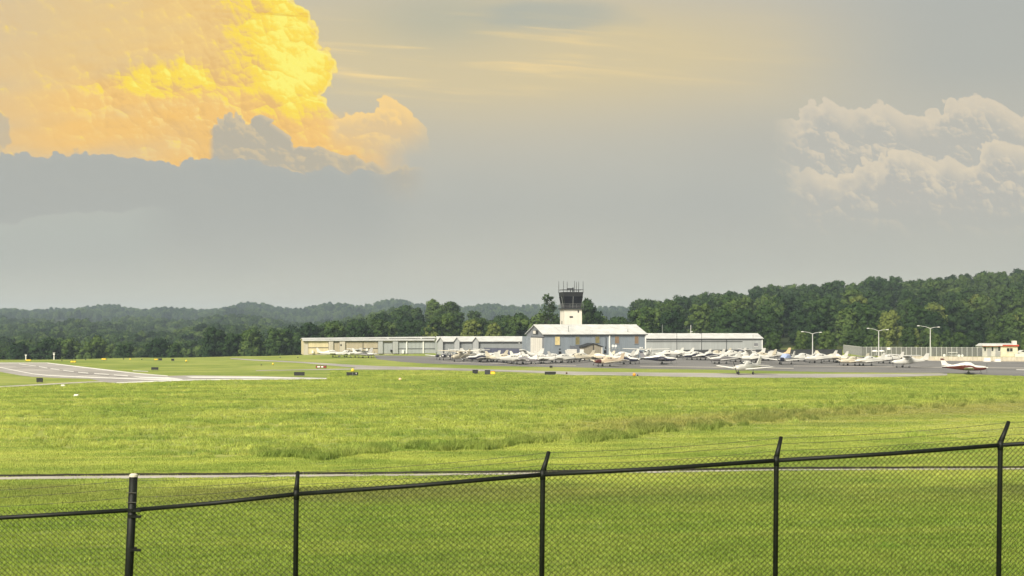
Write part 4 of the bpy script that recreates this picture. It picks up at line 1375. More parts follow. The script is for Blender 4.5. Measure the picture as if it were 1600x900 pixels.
mb = MB().hexa([(-0.25, -0.3, zt + 0.002), (wG + 0.2, -0.3, zt + 0.002), (wG + 0.2, 5.3, zt + 0.002), (-0.25, 5.3, zt + 0.002)], [(-0.1, -0.2, zt + 0.45), (wG + 0.05, -0.2, zt + 0.45), (wG - 0.3, 4.8, zt + 0.75), (0.6, 4.8, zt + 0.75)])
rf = mb.build('roof', M_roof, cb)
MB().box(fg.sx(1566), wG + 0.24, -0.36, -0.28, zt + 0.0, zt + 0.42).build('fascia', M_red, rf)
MB().box(-0.3, fg.sx(1566), -0.35, -0.28, zt + 0.05, zt + 0.16).build('fascia', M_red, rf)
a, b = fg.sx(1583.2), fg.sx(1589.4)
MB().box(a, b, 0.3, 1.3, zt + 0.3, fg.z(532.4)).build('chimney', M_door, rf)
MB().box(fg.sx(1582.5), fg.sx(1597), -1.6, -0.8, 0, 0.75).build('planter_wall', M_door, cb)

# ------------------------------------------------------------------ fences and barrier of the apron


def line_fence(name, label, pts, h, bay, m_post, m_panel, pw=0.07, panel_gap=0.05, rails=True):
    t = thing(name, label, 'fence', (pts[0][0], pts[0][1], 0))
    o = Vector((pts[0][0], pts[0][1]))
    for A, B in zip(pts[:-1], pts[1:]):
        A2, B2 = Vector(A) - o, Vector(B) - o
        L = (B2 - A2).length
        n = max(1, int(round(L / bay)))
        u = (B2 - A2).normalized()
        w = Vector((-u.y, u.x))
        ang = math.atan2(u.y, u.x)
        post = MB().tube([(0, 0, -0.3), (0, 0, h + 0.12)], pw, 6).mesh('post', m_post)
        bl = L / n
        pmb = MB()
        k = 0
        x = pw
        while x < bl - pw - 0.02:
            pmb.box(x, min(x + 0.12, bl - pw), -0.012 + 0.02 * (k % 2), 0.012 + 0.02 * (k % 2), panel_gap, h - 0.06)
            x += 0.13
            k += 1
        panel = pmb.mesh('panel', m_panel)
        for k in range(n + 1):
            p = A2 + u * bl * k
            link('post', post, t, (p.x, p.y, 0))
            if k < n:
                q = link('panel', panel, t, (p.x, p.y, 0), ang)
                q['kind'] = 'stuff'
        if rails:
            MB().tube([(A2.x, A2.y, h), (B2.x, B2.y, h)], 0.035, 6).build('top_rail', m_post, t)
    return t


line_fence('slatted_fence', 'grey slatted fence with pale posts running to the red-trimmed cabin', [(X(1318, 352), 352), (X(1346, 318), 318), (X(1535, 312), 312)], 2.35, 1.28, M_polegrey, M_slat, 0.055)
line_fence('screened_fence', 'dark screened fence along the foot of the wood behind the parked aircraft', [(X(1062, 311), 311), (X(1316, 322), 322)], 1.75, 2.6, M_dark, mat('dark_screen', (0.035, 0.037, 0.042), 0.8), 0.04)
line_fence('blue_screen_fence', 'low dark blue screen in front of the ribbed white-roofed hangar', [(X(757, 327), 327), (X(820, 318), 318)], 2.0, 2.2, M_dark, mat('dark_blue_screen', (0.075, 0.08, 0.12), 0.8), 0.04)
cn = thing('cargo_container', 'small dark blue-grey container by the right end of the pale hangar', 'container', (X(1157, 305), 305, 0), R(2))
wc = 13 / F * 305
MB().box(0, wc, 0, 2, 0.12, 2.1).build('body', mat('container_blue', (0.10, 0.11, 0.16), 0.6), cn)
mb = MB()
ribs(mb, 0, wc, 0, 0.2, 2.0, 0.25, 0.04, 0.03)
mb.build('corrugation', mat('container_blue', (0.1, 0.1, 0.1)), cn)
for x in (0.05, wc - 0.25):
    MB().box(x, x + 0.2, 0.05, 1.95, 0, 0.12).build('foot', M_dark, cn)
MB().box(-0.03, wc + 0.03, -0.03, 2.03, 2.1, 2.17).build('top_frame', M_dark, cn)

bw = thing('concrete_barrier', 'low beige concrete barrier wall along the right end of the apron', 'barrier', (X(1372, 279), 279, 0))
A, B = Vector((X(1372, 279), 279)), Vector((X(1740, 263), 263))
L = (B - A).length
u = (B - A).normalized()
n = 16
seg = MB().hexa([(0.02, -0.3, 0), (L / n - 0.02, -0.3, 0), (L / n - 0.02, 0.3, 0), (0.02, 0.3, 0)], [(0.02, -0.12, 1.0), (L / n - 0.02, -0.12, 1.0), (L / n - 0.02, 0.12, 1.0), (0.02, 0.12, 1.0)])
seg.box(0.0, L / n, -0.36, 0.36, 0.0, 0.28)
sm = seg.mesh('segment', mat('barrier_concrete', (0.43, 0.385, 0.29), 0.9, 0.2, 0.8, streak=True))
for k in range(n):
    p = u * (L * k / n)
    link('segment', sm, bw, (p.x, p.y, 0), math.atan2(u.y, u.x))
for px, w_, h, py, lab in ((1542, 10.5, 6.2, 565.0, 'larger pale concrete block in front of the barrier below the cabin'), (1558.5, 9, 4.6, 565.2, 'smaller pale concrete block in front of the barrier, right of the larger one')):
    x, d = G(px, py)
    ww, hh = w_ / F * d / 2, h / F * d
    b = thing('concrete_block', lab, 'block', (x, d, 0))
    MB().hexa([(-ww * 1.1, -0.35, 0), (ww, -0.35, 0), (ww, 0.35, 0), (-ww * 1.1, 0.35, 0)], [(-ww * 0.85, -0.15, hh), (ww * 0.95, -0.15, hh), (ww * 0.95, 0.15, hh), (-ww * 0.85, 0.15, hh)]).build('body', M_door, b)
    MB().tube([(-0.2, 0, hh - 0.01), (-0.2, 0, hh + 0.08), (0.2, 0, hh + 0.08), (0.2, 0, hh - 0.01)], 0.02, 5).build('lifting_loop', M_steel, b)
for px, py, s, lab in ((1475.5, 555.5, 0.32, 'small white tub behind the barrier, left of the picnic table'), (1498.5, 556, 0.34, 'small white tub just right of the picnic table'), (1503.6, 556, 0.28, 'second small white tub right of the picnic table')):
    d = 292
    t = thing('white_tub', lab, 'tub', (X(px, d), d, 0))
    z = EYE - (py - YH) / F * d
    MB().loft([[(math.cos(k * math.pi / 5) * r, math.sin(k * math.pi / 5) * r, zz) for k in range(10)] for r, zz in ((s * 0.8, 0), (s, z + 0.05), (s * 1.12, z + 0.1), (s * 1.12, z + 0.2))]).build('body', M_white, t)
    MB().loft([[(math.cos(k * math.pi / 5) * r, math.sin(k * math.pi / 5) * r, z + 0.21 + q) for k in range(10)] for r, q in ((s * 1.0, 0), (s * 0.3, 0.12))]).build('lid', M_white, t)
d = 296
pt = thing('picnic_table', 'white picnic table in front of the slatted fence', 'table', (X(1488.5, d), d, 0))
MB().box(-1.05, 1.05, -0.4, 0.4, 1.42, 1.5).build('table_top', M_white, pt)
for y in (-0.75, 0.75):
    MB().box(-0.95, 0.95, y - 0.14, y + 0.14, 0.75, 0.8).build('bench', M_white, pt)
for x in (-0.7, 0.7):
    MB().tube([(x, -0.6, 0), (x, 0.25, 1.42)], 0.06, 5).tube([(x, 0.6, 0), (x, -0.25, 1.42)], 0.06, 5).tube([(x, -0.85, 0.72), (x, 0.85, 0.72)], 0.05, 5).build('leg_frame', M_steel, pt)
d = 300
sg = thing('fence_board', 'small white board fixed high on the slatted fence', 'sign', (X(1388.6, d + 14), d + 14, 0))
MB().box(-0.42, 0.42, -0.03, 0.03, 1.75, 2.35).build('board', M_white, sg)
for x in (-0.3, 0.3):
    MB().box(x - 0.03, x + 0.03, 0.03, 0.08, 0.0, 2.3).build('stake', M_steel, sg)
for px, lab in ((1367, 'left one of two white canopy umbrellas by the second lamp post'), (1377.6, 'right one of two white canopy umbrellas by the second lamp post')):
    d = 306
    t = thing('canopy_umbrella', lab, 'umbrella', (X(px, d), d, 0), 0, 'canopy umbrellas by the lamp post')
    zt_ = EYE - (547.2 - YH) / F * d
    MB().loft([[(math.cos(k * math.pi / 4) * r, math.sin(k * math.pi / 4) * r, zt_ + q) for k in range(8)] for r, q in ((0.80, -0.32), (0.78, -0.2), (0.5, -0.04), (0.05, 0.06))]).build('canopy', M_white, t)
    MB().tube([(0, 0, 0), (0, 0, zt_)], 0.035, 6).build('pole', M_polegrey, t)
    MB().box(-0.3, 0.3, -0.3, 0.3, 0, 0.1).build('base', M_dark, t)

# ------------------------------------------------------------------ lamp posts and poles


def lamp(px, d, py_top, arm_l, arm_r, rise_l, rise_r, label):
    t = thing('double_lamp_post', label, 'lamp post', (X(px, d), d, 0), 0, 'double lamp posts along the apron')
    zt_ = EYE - (py_top - YH) / F * d
    k = d / F
    MB().tube([(0, 0, 0), (0, 0, zt_ * 0.5), (0, 0, zt_)], [0.15, 0.12, 0.085], 8).build('pole', M_polegrey, t)
    MB().box(-0.22, 0.22, -0.22, 0.22, 0, 0.12).build('base', M_conc, t)
    for s, ln, rise in ((-1, arm_l, rise_l), (1, arm_r, rise_r)):
        pts = [(0, 0, zt_ - 0.1), (s * ln * k * 0.35, 0, zt_ + rise * k * 0.6), (s * ln * k * 0.8, 0, zt_ + rise * k)]
        a = MB().tube(pts, [0.07, 0.055, 0.045], 6).build('arm', M_polegrey, t)
        e = Vector(pts[-1])
        MB().loft([[(e.x + s * q, math.cos(j * math.pi / 4) * r, e.z - 0.02 + math.sin(j * math.pi / 4) * r * 0.6) for j in range(8)] for q, r in ((-0.1, 0.05), (0.1, 0.15), (0.45, 0.17), (0.62, 0.06))]).build('lamp_head', M_white, a)
    return t


lamp(1269.6, 296, 521.2, 17.5, 13.5, 3.0, 2.0, 'double lamp post furthest from the cabin, standing among parked aircraft')
lamp(1373.0, 300, 516.6, 18.5, 15, 3.6, 1.6, 'double lamp post at the umbrellas, middle one of the three')
lamp(1453.6, 292, 512.6, 21, 14, 3.6, 1.6, 'double lamp post nearest the cabin, tallest of the three')


def slim_pole(px, d, py_top, label, head=0, m=None, r=0.07):
    t = thing('slim_pole', label, 'pole', (X(px, d), d, 0), 0)
    zt_ = EYE - (py_top - YH) / F * d
    MB().tube([(0, 0, 0), (0, 0, zt_)], [r, r * 0.7], 6).build('shaft', m or M_steel, t)
    MB().box(-0.15, 0.15, -0.15, 0.15, 0, 0.1).build('base', M_conc, t)
    if head:
        a = MB().tube([(0, 0, zt_ - 0.1), (head * 0.6, 0, zt_ + 0.35), (head, 0, zt_ + 0.42)], 0.045, 5).build('arm', m or M_steel, t)
        MB().hexa([(head - 0.35, -0.12, zt_ + 0.36), (head + 0.35, -0.12, zt_ + 0.36), (head + 0.35, 0.12, zt_ + 0.36), (head - 0.35, 0.12, zt_ + 0.36)], [(head - 0.3, -0.08, zt_ + 0.5), (head + 0.3, -0.08, zt_ + 0.5), (head + 0.3, 0.08, zt_ + 0.5), (head - 0.3, 0.08, zt_ + 0.5)]).build('lamp_head', M_polegrey, a)
    else:
        MB().loft([[(math.cos(j * math.pi / 3) * q, math.sin(j * math.pi / 3) * q, zt_ + z) for j in range(6)] for q, z in ((r * 0.8, -0.02), (r * 0.9, 0.08), (r * 0.2, 0.16))]).build('cap', m or M_steel, t)
    return t


slim_pole(1057.6, 304, 521.5, 'thin dark pole in front of the pale hangar, nearer the blue-grey hangar', 0, M_dark)
slim_pole(1096.4, 304, 521.0, 'thin dark pole with a lamp arm reaching over the pale hangar roof', -2.6, M_dark)
slim_pole(1176.6, 308, 524.0, 'thin grey pole near the right end of the pale hangar', 0)
slim_pole(1079.4, 345, 508.6, 'white pole rising behind the pale hangar roof, the brighter of two', 0, M_polegrey, 0.13)
slim_pole(1035.0, 348, 508.2, 'grey pole rising behind the pale hangar roof, next to the blue-grey hangar', 0, M_steel, 0.1)
for px, py0, py1, lab in ((40.4, 554.0, 562, 'white wind pole standing beyond the runway behind the yellow sign, first of two'), (84.4, 551.0, 562, 'white wind pole beyond the runway, right of the first')):
    d = 283
    t = thing('wind_pole', lab, 'pole', (X(px, d), d, 0))
    z = EYE - (py0 - YH) / F * d
    MB().tube([(0, 0, 0), (0, 0, z * 0.55), (0, 0, z)], [0.13, 0.1, 0.05], 6).build('shaft', M_white, t)
    MB().box(-0.2, 0.2, -0.1, 0.1, z * 0.72, z * 0.86).build('sensor', M_white, t)
    MB().tube([(-0.3, 0, z), (0.3, 0, z)], 0.04, 5).build('crossbar', M_polegrey, t)

# ------------------------------------------------------------------ parked aircraft


def fus_ring(st, n=18, e=0.72):
    x, w, zb, zt_ = st
    zc, h = (zb + zt_) / 2, (zt_ - zb) / 2
    out = []
    for k in range(n):
        a = 2 * math.pi * (k + 0.5) / n
        c, s = math.cos(a), math.sin(a)
        out.append((x, w * math.copysign(abs(c) ** e, c), zc + h * math.copysign(abs(s) ** e, s)))
    return out


def fus_side(sts, x, z, e=0.72, off=0.012):
    for a, b in zip(sts[:-1], sts[1:]):
        if b[0] <= x <= a[0]:
            t = (a[0] - x) / (a[0] - b[0])
            w, zb, zt_ = (a[i] + (b[i] - a[i]) * t for i in (1, 2, 3))
            s = min(0.999, abs((z - (zb + zt_) / 2) / ((zt_ - zb) / 2)))
            return w * math.sqrt(1 - s ** (2 / e)) ** e + off
    return 0


def fuselage_mesh(sts, nose_x):
    mb = MB()
    n = 18
    mb.loft([fus_ring(s, n) for s in sts])
    k = 0
    for r in range(len(sts) - 1):
        xm = (sts[r][0] + sts[r + 1][0]) / 2
        for i in range(n):
            a = 2 * math.pi * (i + 1) / n
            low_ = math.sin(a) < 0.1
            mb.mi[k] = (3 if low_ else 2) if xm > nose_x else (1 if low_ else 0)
            k += 1
    return mb


def airfoil(x0, chord, y, z, th):
    return [(x0, y, z), (x0 - chord * 0.12, y, z + th * 0.55), (x0 - chord * 0.4, y, z + th * 0.62), (x0 - chord, y, z + 0.01), (x0 - chord * 0.4, y, z - th * 0.35), (x0 - chord * 0.1, y, z - th * 0.35)]


def wing_mesh(s, x_root, c_root, x_tip, c_tip, y_root, y_tip, z_root, z_tip, th):
    mb = MB()
    rings = []
    for t in (0, 0.5, 0.93, 1.0):
        ch = c_root + (c_tip - c_root) * t
        xx = x_root + (x_tip - x_root) * t
        k = 1.0 if t < 1 else 0.72
        rings.append([(p[0], p[1], p[2]) for p in airfoil(xx - ch * (1 - k) * 0.4, ch * k, s * (y_root + (y_tip - y_root) * t), z_root + (z_tip - z_root) * t, th * (1 - 0.35 * t) * (1 if t < 1 else 0.5))])
    mb.loft(rings if s < 0 else [r[::-1] for r in rings])
    mb.mi = [0] * len(mb.f)
    return mb


def quad_patch(pts):
    return MB().add(pts, [tuple(range(len(pts)))])


def wheel_mb(r=0.2, w=0.09):
    mb = MB()
    mb.loft([[(math.cos(k * math.pi / 6) * q, y, math.sin(k * math.pi / 6) * q) for k in range(12)] for q, y in ((r * 0.6, -w), (r * 0.94, -w * 0.9), (r, 0), (r * 0.94, w * 0.9), (r * 0.6, w))])
    return mb


WHEEL = wheel_mb().mesh('wheel', M_tyre, True)
HUB = MB().loft([[(math.cos(k * math.pi / 4) * q, y, math.sin(k * math.pi / 4) * q) for k in range(8)] for q, y in ((0.11, -0.1), (0.11, 0.1))]).mesh('hub', M_steel)
PROP = MB()
for s in (-1, 1):
    PROP.hexa([(0.02, -0.05, s * 0.05), (0.02, 0.05, s * 0.05), (-0.02, 0.05, s * 0.05), (-0.02, -0.05, s * 0.05)] if s > 0 else [(0.02, 0.05, s * 0.05), (0.02, -0.05, s * 0.05), (-0.02, -0.05, s * 0.05), (-0.02, 0.05, s * 0.05)],
              [(0.04, -0.07, s * 0.92), (0.04, 0.03, s * 0.92), (0.0, 0.03, s * 0.92), (0.0, -0.07, s * 0.92)] if s > 0 else [(0.04, 0.07, s * 0.92), (0.04, -0.03, s * 0.92), (0.0, -0.03, s * 0.92), (0.0, 0.07, s * 0.92)])
PROP = PROP.mesh('propeller', M_dark)
SPIN = MB().loft([[(x, math.cos(k * math.pi / 4) * q, math.sin(k * math.pi / 4) * q) for k in range(8)] for x, q in ((-0.05, 0.17), (0.12, 0.14), (0.26, 0.05))]).mesh('spinner', [M_ac_white], True)

LOW = [(2.45, 0.20, 0.92, 1.20), (2.38, 0.40, 0.78, 1.30), (1.9, 0.52, 0.66, 1.38), (1.2, 0.57, 0.60, 1.44), (0.75, 0.58, 0.58, 1.50), (0.40, 0.57, 0.57, 1.76), (0.05, 0.55, 0.57, 1.96), (-0.8, 0.54, 0.58, 2.02), (-1.5, 0.48, 0.64, 1.88), (-2.5, 0.35, 0.76, 1.60), (-3.7, 0.19, 0.92, 1.40), (-4.6, 0.06, 1.02, 1.26)]
HIGH = [(2.35, 0.20, 0.95, 1.30), (2.28, 0.40, 0.82, 1.40), (1.8, 0.52, 0.70, 1.50), (1.05, 0.57, 0.64, 1.56), (0.75, 0.58, 0.62, 1.62), (0.35, 0.58, 0.62, 2.05), (0.15, 0.57, 0.62, 2.22), (-0.9, 0.55, 0.64, 2.24), (-1.3, 0.50, 0.70, 2.16), (-2.2, 0.38, 0.88, 1.78), (-3.8, 0.20, 1.12, 1.52), (-5.0, 0.06, 1.26, 1.42)]


def make_type(kind):
    """meshes of one aircraft kind: list of (name, mesh, slot keys, location, children)"""
    out = []
    low = kind != 'high'
    sts = LOW if low else HIGH
    fus = fuselage_mesh(sts, 1.0).mesh('fuselage', [M_ac_white] * 4, True)
    out.append(('fuselage', fus, ('top', 'belly', 'nose', 'under'), (0, 0, 0), []))
    for s in (-1, 1):
        if low:
            w = wing_mesh(s, 0.62, 1.75, 0.30, 1.35, 0.42, 4.75, 0.74, 1.18, 0.26)
        else:
            w = wing_mesh(s, 0.60, 1.62, 0.45, 1.15, 0.30, 5.5, 2.26, 2.44, 0.24)
        ch = []
        if not low:
            ch.append(('strut', MB().tube([(0.05, s * 0.56, 0.85), (-0.1, s * 2.6, 2.28)], 0.045, 6).mesh('strut', [M_ac_white]), ('top',), (0, 0, 0), []))
        out.append(('wing', w.mesh('wing', [M_ac_white], False), ('wing',), (0, 0, 0), ch))
    xs = -3.85 if low else -4.15
    zs = 1.22 if low else 1.42
    tp = MB()
    for s in (-1, 1):
        w = wing_mesh(s, xs, 0.85, xs - 0.15, 0.65, 0.0, 1.75, zs, zs + 0.02, 0.1)
        tp.add(w.v, w.f)
    out.append(('tailplane', tp.mesh('tailplane', [M_ac_white]), ('wing',), (0, 0, 0), []))
    fx, fz0, fz1 = (-3.1, 1.42, 2.58) if low else (-3.3, 1.55, 2.72)

    def fin_quad(t0, t1):
        le = lambda t: fx - 0.35 - 0.95 * t
        te = lambda t: (-4.62 if low else -5.0) - 0.28 * t
        z = lambda t: fz0 + (fz1 - fz0) * t
        th = 0.06
        a, b = [], []
        for (x, zz, k) in ((le(t0), z(t0), 1), (te(t0), z(t0), 0.3), (te(t1), z(t1), 0.2), (le(t1), z(t1), 0.6)):
            a.append((x, -th * k, zz))
            b.append((x, th * k, zz))
        return MB().hexa(a, b)
    tip = fin_quad(0.74, 1.0).mesh('fin_tip', [M_ac_white])
    f = fin_quad(0, 0.74)
    f.add([(fx + 0.5, 0, fz0 - 0.02), (fx - 0.40, -0.05, fz0 - 0.05), (fx - 0.62, 0.0, fz0 + 0.3), (fx - 0.40, 0.05, fz0 - 0.05)], [(0, 1, 2), (0, 2, 3)])
    out.append(('fin', f.mesh('fin', [M_ac_white]), ('fin',), (0, 0, 0), [('fin_tip', tip, ('tip',), (0, 0, 0), [])]))
    # windscreen and side windows, laid on the skin
    if low:
        ws = [(0.72, 1.53), (0.08, 1.93)]
        wins = [(0.22, -0.28, 1.52, 1.80), (-0.36, -0.88, 1.52, 1.82), (-0.96, -1.36, 1.54, 1.76)]
    else:
        ws = [(0.72, 1.66), (0.17, 2.17)]
        wins = [(0.30, -0.38, 1.55, 1.96), (-0.46, -1.08, 1.58, 1.98)]
    x0, z0, x1, z1 = ws[0][0], ws[0][1], ws[1][0], ws[1][1]
    pane = []
    for y in (-0.36, 0, 0.36):
        pane.append([(x0 + 0.015, y * 1.05, z0 + 0.015 - abs(y) * 0.02), (x1 + 0.015, y * 0.9, z1 + 0.02 - abs(y) * 0.16)])
    out.append(('windscreen', MB().loft(pane, caps=False, closed=False).mesh('windscreen', [M_glass]), ('glass',), (0, 0, 0), []))
    for s in (-1, 1):
        for (xa, xb, za, zb) in wins:
            q = [(xa + (0.18 if xa > 0 else 0), s * fus_side(sts, xa, za), za), (xb, s * fus_side(sts, xb, za), za), (xb, s * fus_side(sts, xb, zb), zb), (xa, s * fus_side(sts, xa, zb), zb)]
            q[0] = (min(q[0][0], xa + 0.18), s * fus_side(sts, min(q[0][0], xa + 0.18), za), za)
            out.append(('cabin_window', quad_patch(q if s < 0 else q[::-1]).mesh('cabin_window', [M_glass]), ('glass',), (0, 0, 0), []))
    # gear
    for (x, y, zt_, ) in ((1.55, 0, 0.72), (-0.35, 1.25, 0.82), (-0.35, -1.25, 0.82)):
        if low or y == 0:
            st = MB().tube([(x, y, 0.2), (x, y, zt_)], 0.055, 6)
        else:
            st = MB().tube([(x, y, 0.22), (x + 0.05, y * 0.4, 0.72)], 0.05, 6)
        out.append(('landing_leg', st.mesh('landing_leg', [M_steel]), (None,), (0, 0, 0), [('wheel', WHEEL, (None,), (x, y, 0.2), []), ('hub', HUB, (None,), (x, y, 0.2), [])]))
    if kind == 'twin':
        for s in (-1, 1):
            nc = MB().loft([[(x, s * 1.6 + math.cos(k * math.pi / 5) * w, 1.0 + math.sin(k * math.pi / 5) * w * 0.9) for k in range(10)] for x, w in ((1.5, 0.2), (1.4, 0.36), (0.7, 0.4), (-0.3, 0.34), (-1.2, 0.1))])
            out.append(('engine_pod', nc.mesh('engine_pod', [M_ac_white], True), ('nose',), (0, 0, 0), [('propeller', PROP, (None,), (1.55, s * 1.6, 1.0), [])]))
    else:
        zc = 1.06 if low else 1.13
        out.append(('propeller', PROP, (None,), (sts[0][0] + 0.06, 0, zc), [('spinner', SPIN, ('top',), (sts[0][0] + 0.03, 0, zc), [])]))
    return out


TYPES = {k: make_type(k) for k in ('low', 'high', 'twin')}
SCHEMES = {
    'white': {},
    'cream': dict(top=M_ac_cream, belly=M_ac_cream, nose=M_ac_cream, wing=M_ac_cream, fin=M_ac_cream, tip=M_ac_cream),
    'redbelly': dict(belly=M_ac_red, tip=M_ac_red),
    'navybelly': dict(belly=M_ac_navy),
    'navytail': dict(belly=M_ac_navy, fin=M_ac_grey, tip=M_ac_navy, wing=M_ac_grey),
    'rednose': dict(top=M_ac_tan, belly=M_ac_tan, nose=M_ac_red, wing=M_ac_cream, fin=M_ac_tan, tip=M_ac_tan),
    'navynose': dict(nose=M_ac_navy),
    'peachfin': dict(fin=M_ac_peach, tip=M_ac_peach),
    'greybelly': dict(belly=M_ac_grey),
}
GROUP_AC = 'light aircraft parked on the apron'


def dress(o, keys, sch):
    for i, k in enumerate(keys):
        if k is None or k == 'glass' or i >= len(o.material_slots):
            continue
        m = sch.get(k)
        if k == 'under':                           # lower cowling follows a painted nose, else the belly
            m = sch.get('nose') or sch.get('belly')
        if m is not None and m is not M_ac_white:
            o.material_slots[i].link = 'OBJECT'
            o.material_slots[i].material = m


def aircraft(px, py, head, kind, scheme, label, s=1.0, cover=None, name=None):
    x, d = G(px, py)
    nm = name or {'low': 'low_wing_aircraft', 'high': 'high_wing_aircraft', 'twin': 'twin_engine_aircraft'}[kind]
    t = thing(nm, label, 'aircraft', (x, d, 0.015), R(head), GROUP_AC)
    t.scale = (s, s, s)
    sch = SCHEMES[scheme]
    for (n_, me, keys, loc, ch) in TYPES[kind]:
        o = link(n_, me, t, loc)
        if n_ == 'propeller':
            o.rotation_euler = (random.uniform(-0.6, 0.6), 0, 0)
        dress(o, keys, sch)
        for (n2, me2, keys2, loc2, _c) in ch:
            c = link(n2, me2, o, tuple(a - b for a, b in zip(loc2, loc)) if n_ == 'propeller' else loc2)
            dress(c, keys2, sch)
    if cover:
        mb = MB().loft([[(xx, y * wd, z) for (y, z) in ((-1, 1.25), (-0.98, zz * 0.86), (-0.55, zz), (0.55, zz), (0.98, zz * 0.86), (1, 1.25))] for xx, wd, zz in ((1.0, 0.60, 1.50), (0.15, 0.61, 2.06), (-0.9, 0.60, 2.12), (-1.9, 0.48, 1.82))])
        mb.build('cabin_cover', cover, t)
    return t


aircraft(1517, 584.4, -20, 'low', 'redbelly', 'white low-wing plane with dark red belly and red fin tip, nearest the grass', 0.98)
aircraft(1163, 585.2, 228, 'low', 'white', 'white low-wing plane alone on the taxiway with spread wings', 1.12)
aircraft(1037, 569.0, -9, 'low', 'navytail', 'white and navy low-wing plane side on with dark tail and belly', 1.03)
aircraft(945, 572.8, 212, 'low', 'rednose', 'tan low-wing plane with dark red nose in front of the khaki shed', 1.0)
aircraft(982, 569.2, 322, 'low', 'navybelly', 'white low-wing plane with navy belly, nose to nose with the tan one', 1.0)
aircraft(1413, 574.6, 192, 'high', 'white', 'white high-wing plane with struts below the middle lamp post', 1.0)
aircraft(1353, 571.8, 203, 'low', 'white', 'white low-wing plane with tall tan-lit fin near the two umbrellas', 1.0)
aircraft(1328, 571.6, 200, 'low', 'cream', 'cream low-wing plane tucked behind the wing of the tall-finned one', 0.95)
aircraft(1383, 568.0, 196, 'low', 'white', 'white low-wing plane half hidden by the high-wing plane nose', 0.95)
aircraft(1310, 566.6, 338, 'low', 'cream', 'cream low-wing plane whose fin stands left of the slatted fence end', 1.0)
aircraft(1276, 567.6, 198, 'low', 'white', 'white low-wing plane under the lamp post among aircraft', 1.05)
aircraft(1297, 565.4, 190, 'low', 'white', 'white low-wing plane just beyond the lamp post among aircraft', 0.9)
aircraft(1226, 569.6, 232, 'low', 'navynose', 'white low-wing plane with navy nose and pale blue cabin cover', 1.05, M_cover)
aircraft(1250, 565.0, 200, 'low', 'white', 'white low-wing plane behind the blue-covered one', 0.95)
aircraft(1203, 563.2, 197, 'low', 'peachfin', 'white low-wing plane with tall peach fin by the end of the pale hangar', 1.12)
aircraft(1185, 563.6, 200, 'low', 'cream', 'cream low-wing plane before the right corner of the pale hangar', 1.0)
aircraft(1175, 566.6, 192, 'low', 'white', 'white low-wing plane right behind the taxiway plane tail', 1.0)
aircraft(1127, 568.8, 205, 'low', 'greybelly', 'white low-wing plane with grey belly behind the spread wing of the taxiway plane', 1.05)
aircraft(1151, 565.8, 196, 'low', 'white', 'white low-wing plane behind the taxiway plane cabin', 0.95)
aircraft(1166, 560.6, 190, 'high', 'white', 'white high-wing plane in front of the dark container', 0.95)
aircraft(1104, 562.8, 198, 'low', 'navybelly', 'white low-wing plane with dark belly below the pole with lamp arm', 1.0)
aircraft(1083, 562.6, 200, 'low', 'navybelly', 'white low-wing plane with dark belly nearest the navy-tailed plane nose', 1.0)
aircraft(1138, 560.0, 195, 'low', 'white', 'white low-wing plane in the back row before the pale hangar doors', 1.0)
aircraft(1116, 559.4, 195, 'low', 'cream', 'cream low-wing plane in the back row before the pale hangar', 0.95)
aircraft(1038, 559.6, 182, 'low', 'white', 'white low-wing plane behind the navy-tailed one', 1.0)
aircraft(1010, 562.0, 250, 'high', 'white', 'white high-wing plane facing the field at the corner of the blue-grey hangar', 1.05)
aircraft(1056, 558.6, 175, 'low', 'navynose', 'white low-wing plane with navy nose beside the screened fence', 0.95)
aircraft(986, 560.4, 190, 'low', 'cream', 'cream low-wing plane in the back row before the blue-grey wall lamps', 0.95)
aircraft(968, 562.0, 175, 'low', 'white', 'white low-wing plane in front of the dish frame', 0.95)
aircraft(962, 566.4, 205, 'low', 'white', 'white low-wing plane behind the tan red-nosed one', 1.0)
aircraft(930, 565.0, 160, 'low', 'cream', 'cream low-wing plane below the khaki shed door', 0.95)
aircraft(899, 566.0, 205, 'low', 'cream', 'cream low-wing plane in front of the white storage box', 1.0)
aircraft(912, 563.6, 20, 'low', 'white', 'white low-wing plane between the storage box and the khaki shed', 0.95)
aircraft(884, 567.4, 35, 'low', 'white', 'white low-wing plane below the first yellow hangar window', 1.0)
aircraft(868, 566.8, 15, 'low', 'white', 'white low-wing plane at the corner of the blue-grey hangar', 1.0)
aircraft(850, 568.4, 10, 'low', 'white', 'white low-wing plane before the big white gable door', 1.0)
aircraft(826, 569.4, 320, 'low', 'greybelly', 'white low-wing plane with grey belly left of the gable door', 1.05)  # belly in even grey paint
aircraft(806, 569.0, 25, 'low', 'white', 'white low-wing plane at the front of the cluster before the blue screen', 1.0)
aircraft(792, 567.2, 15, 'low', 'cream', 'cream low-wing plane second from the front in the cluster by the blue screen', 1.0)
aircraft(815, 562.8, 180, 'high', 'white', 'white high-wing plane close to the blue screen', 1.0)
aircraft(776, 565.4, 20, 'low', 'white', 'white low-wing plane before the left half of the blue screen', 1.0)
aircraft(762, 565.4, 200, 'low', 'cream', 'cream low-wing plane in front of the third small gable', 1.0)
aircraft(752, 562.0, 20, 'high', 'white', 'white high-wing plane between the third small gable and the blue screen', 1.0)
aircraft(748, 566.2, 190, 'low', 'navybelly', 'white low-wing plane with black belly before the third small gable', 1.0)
aircraft(730, 563.4, 232, 'high', 'white', 'white high-wing plane before the second hangar door', 1.0)
aircraft(716, 565.0, 240, 'high', 'cream', 'cream high-wing plane facing the field below the second small gable', 1.0)
aircraft(695, 562.6, 262, 'twin', 'navynose', 'white twin-engined plane with dark engine pods, nearest the first small gable', 1.0)
aircraft(522, 558.2, 8, 'low', 'white', 'white low-wing plane at the grass, first in the far row by the beige hangars', 0.92)
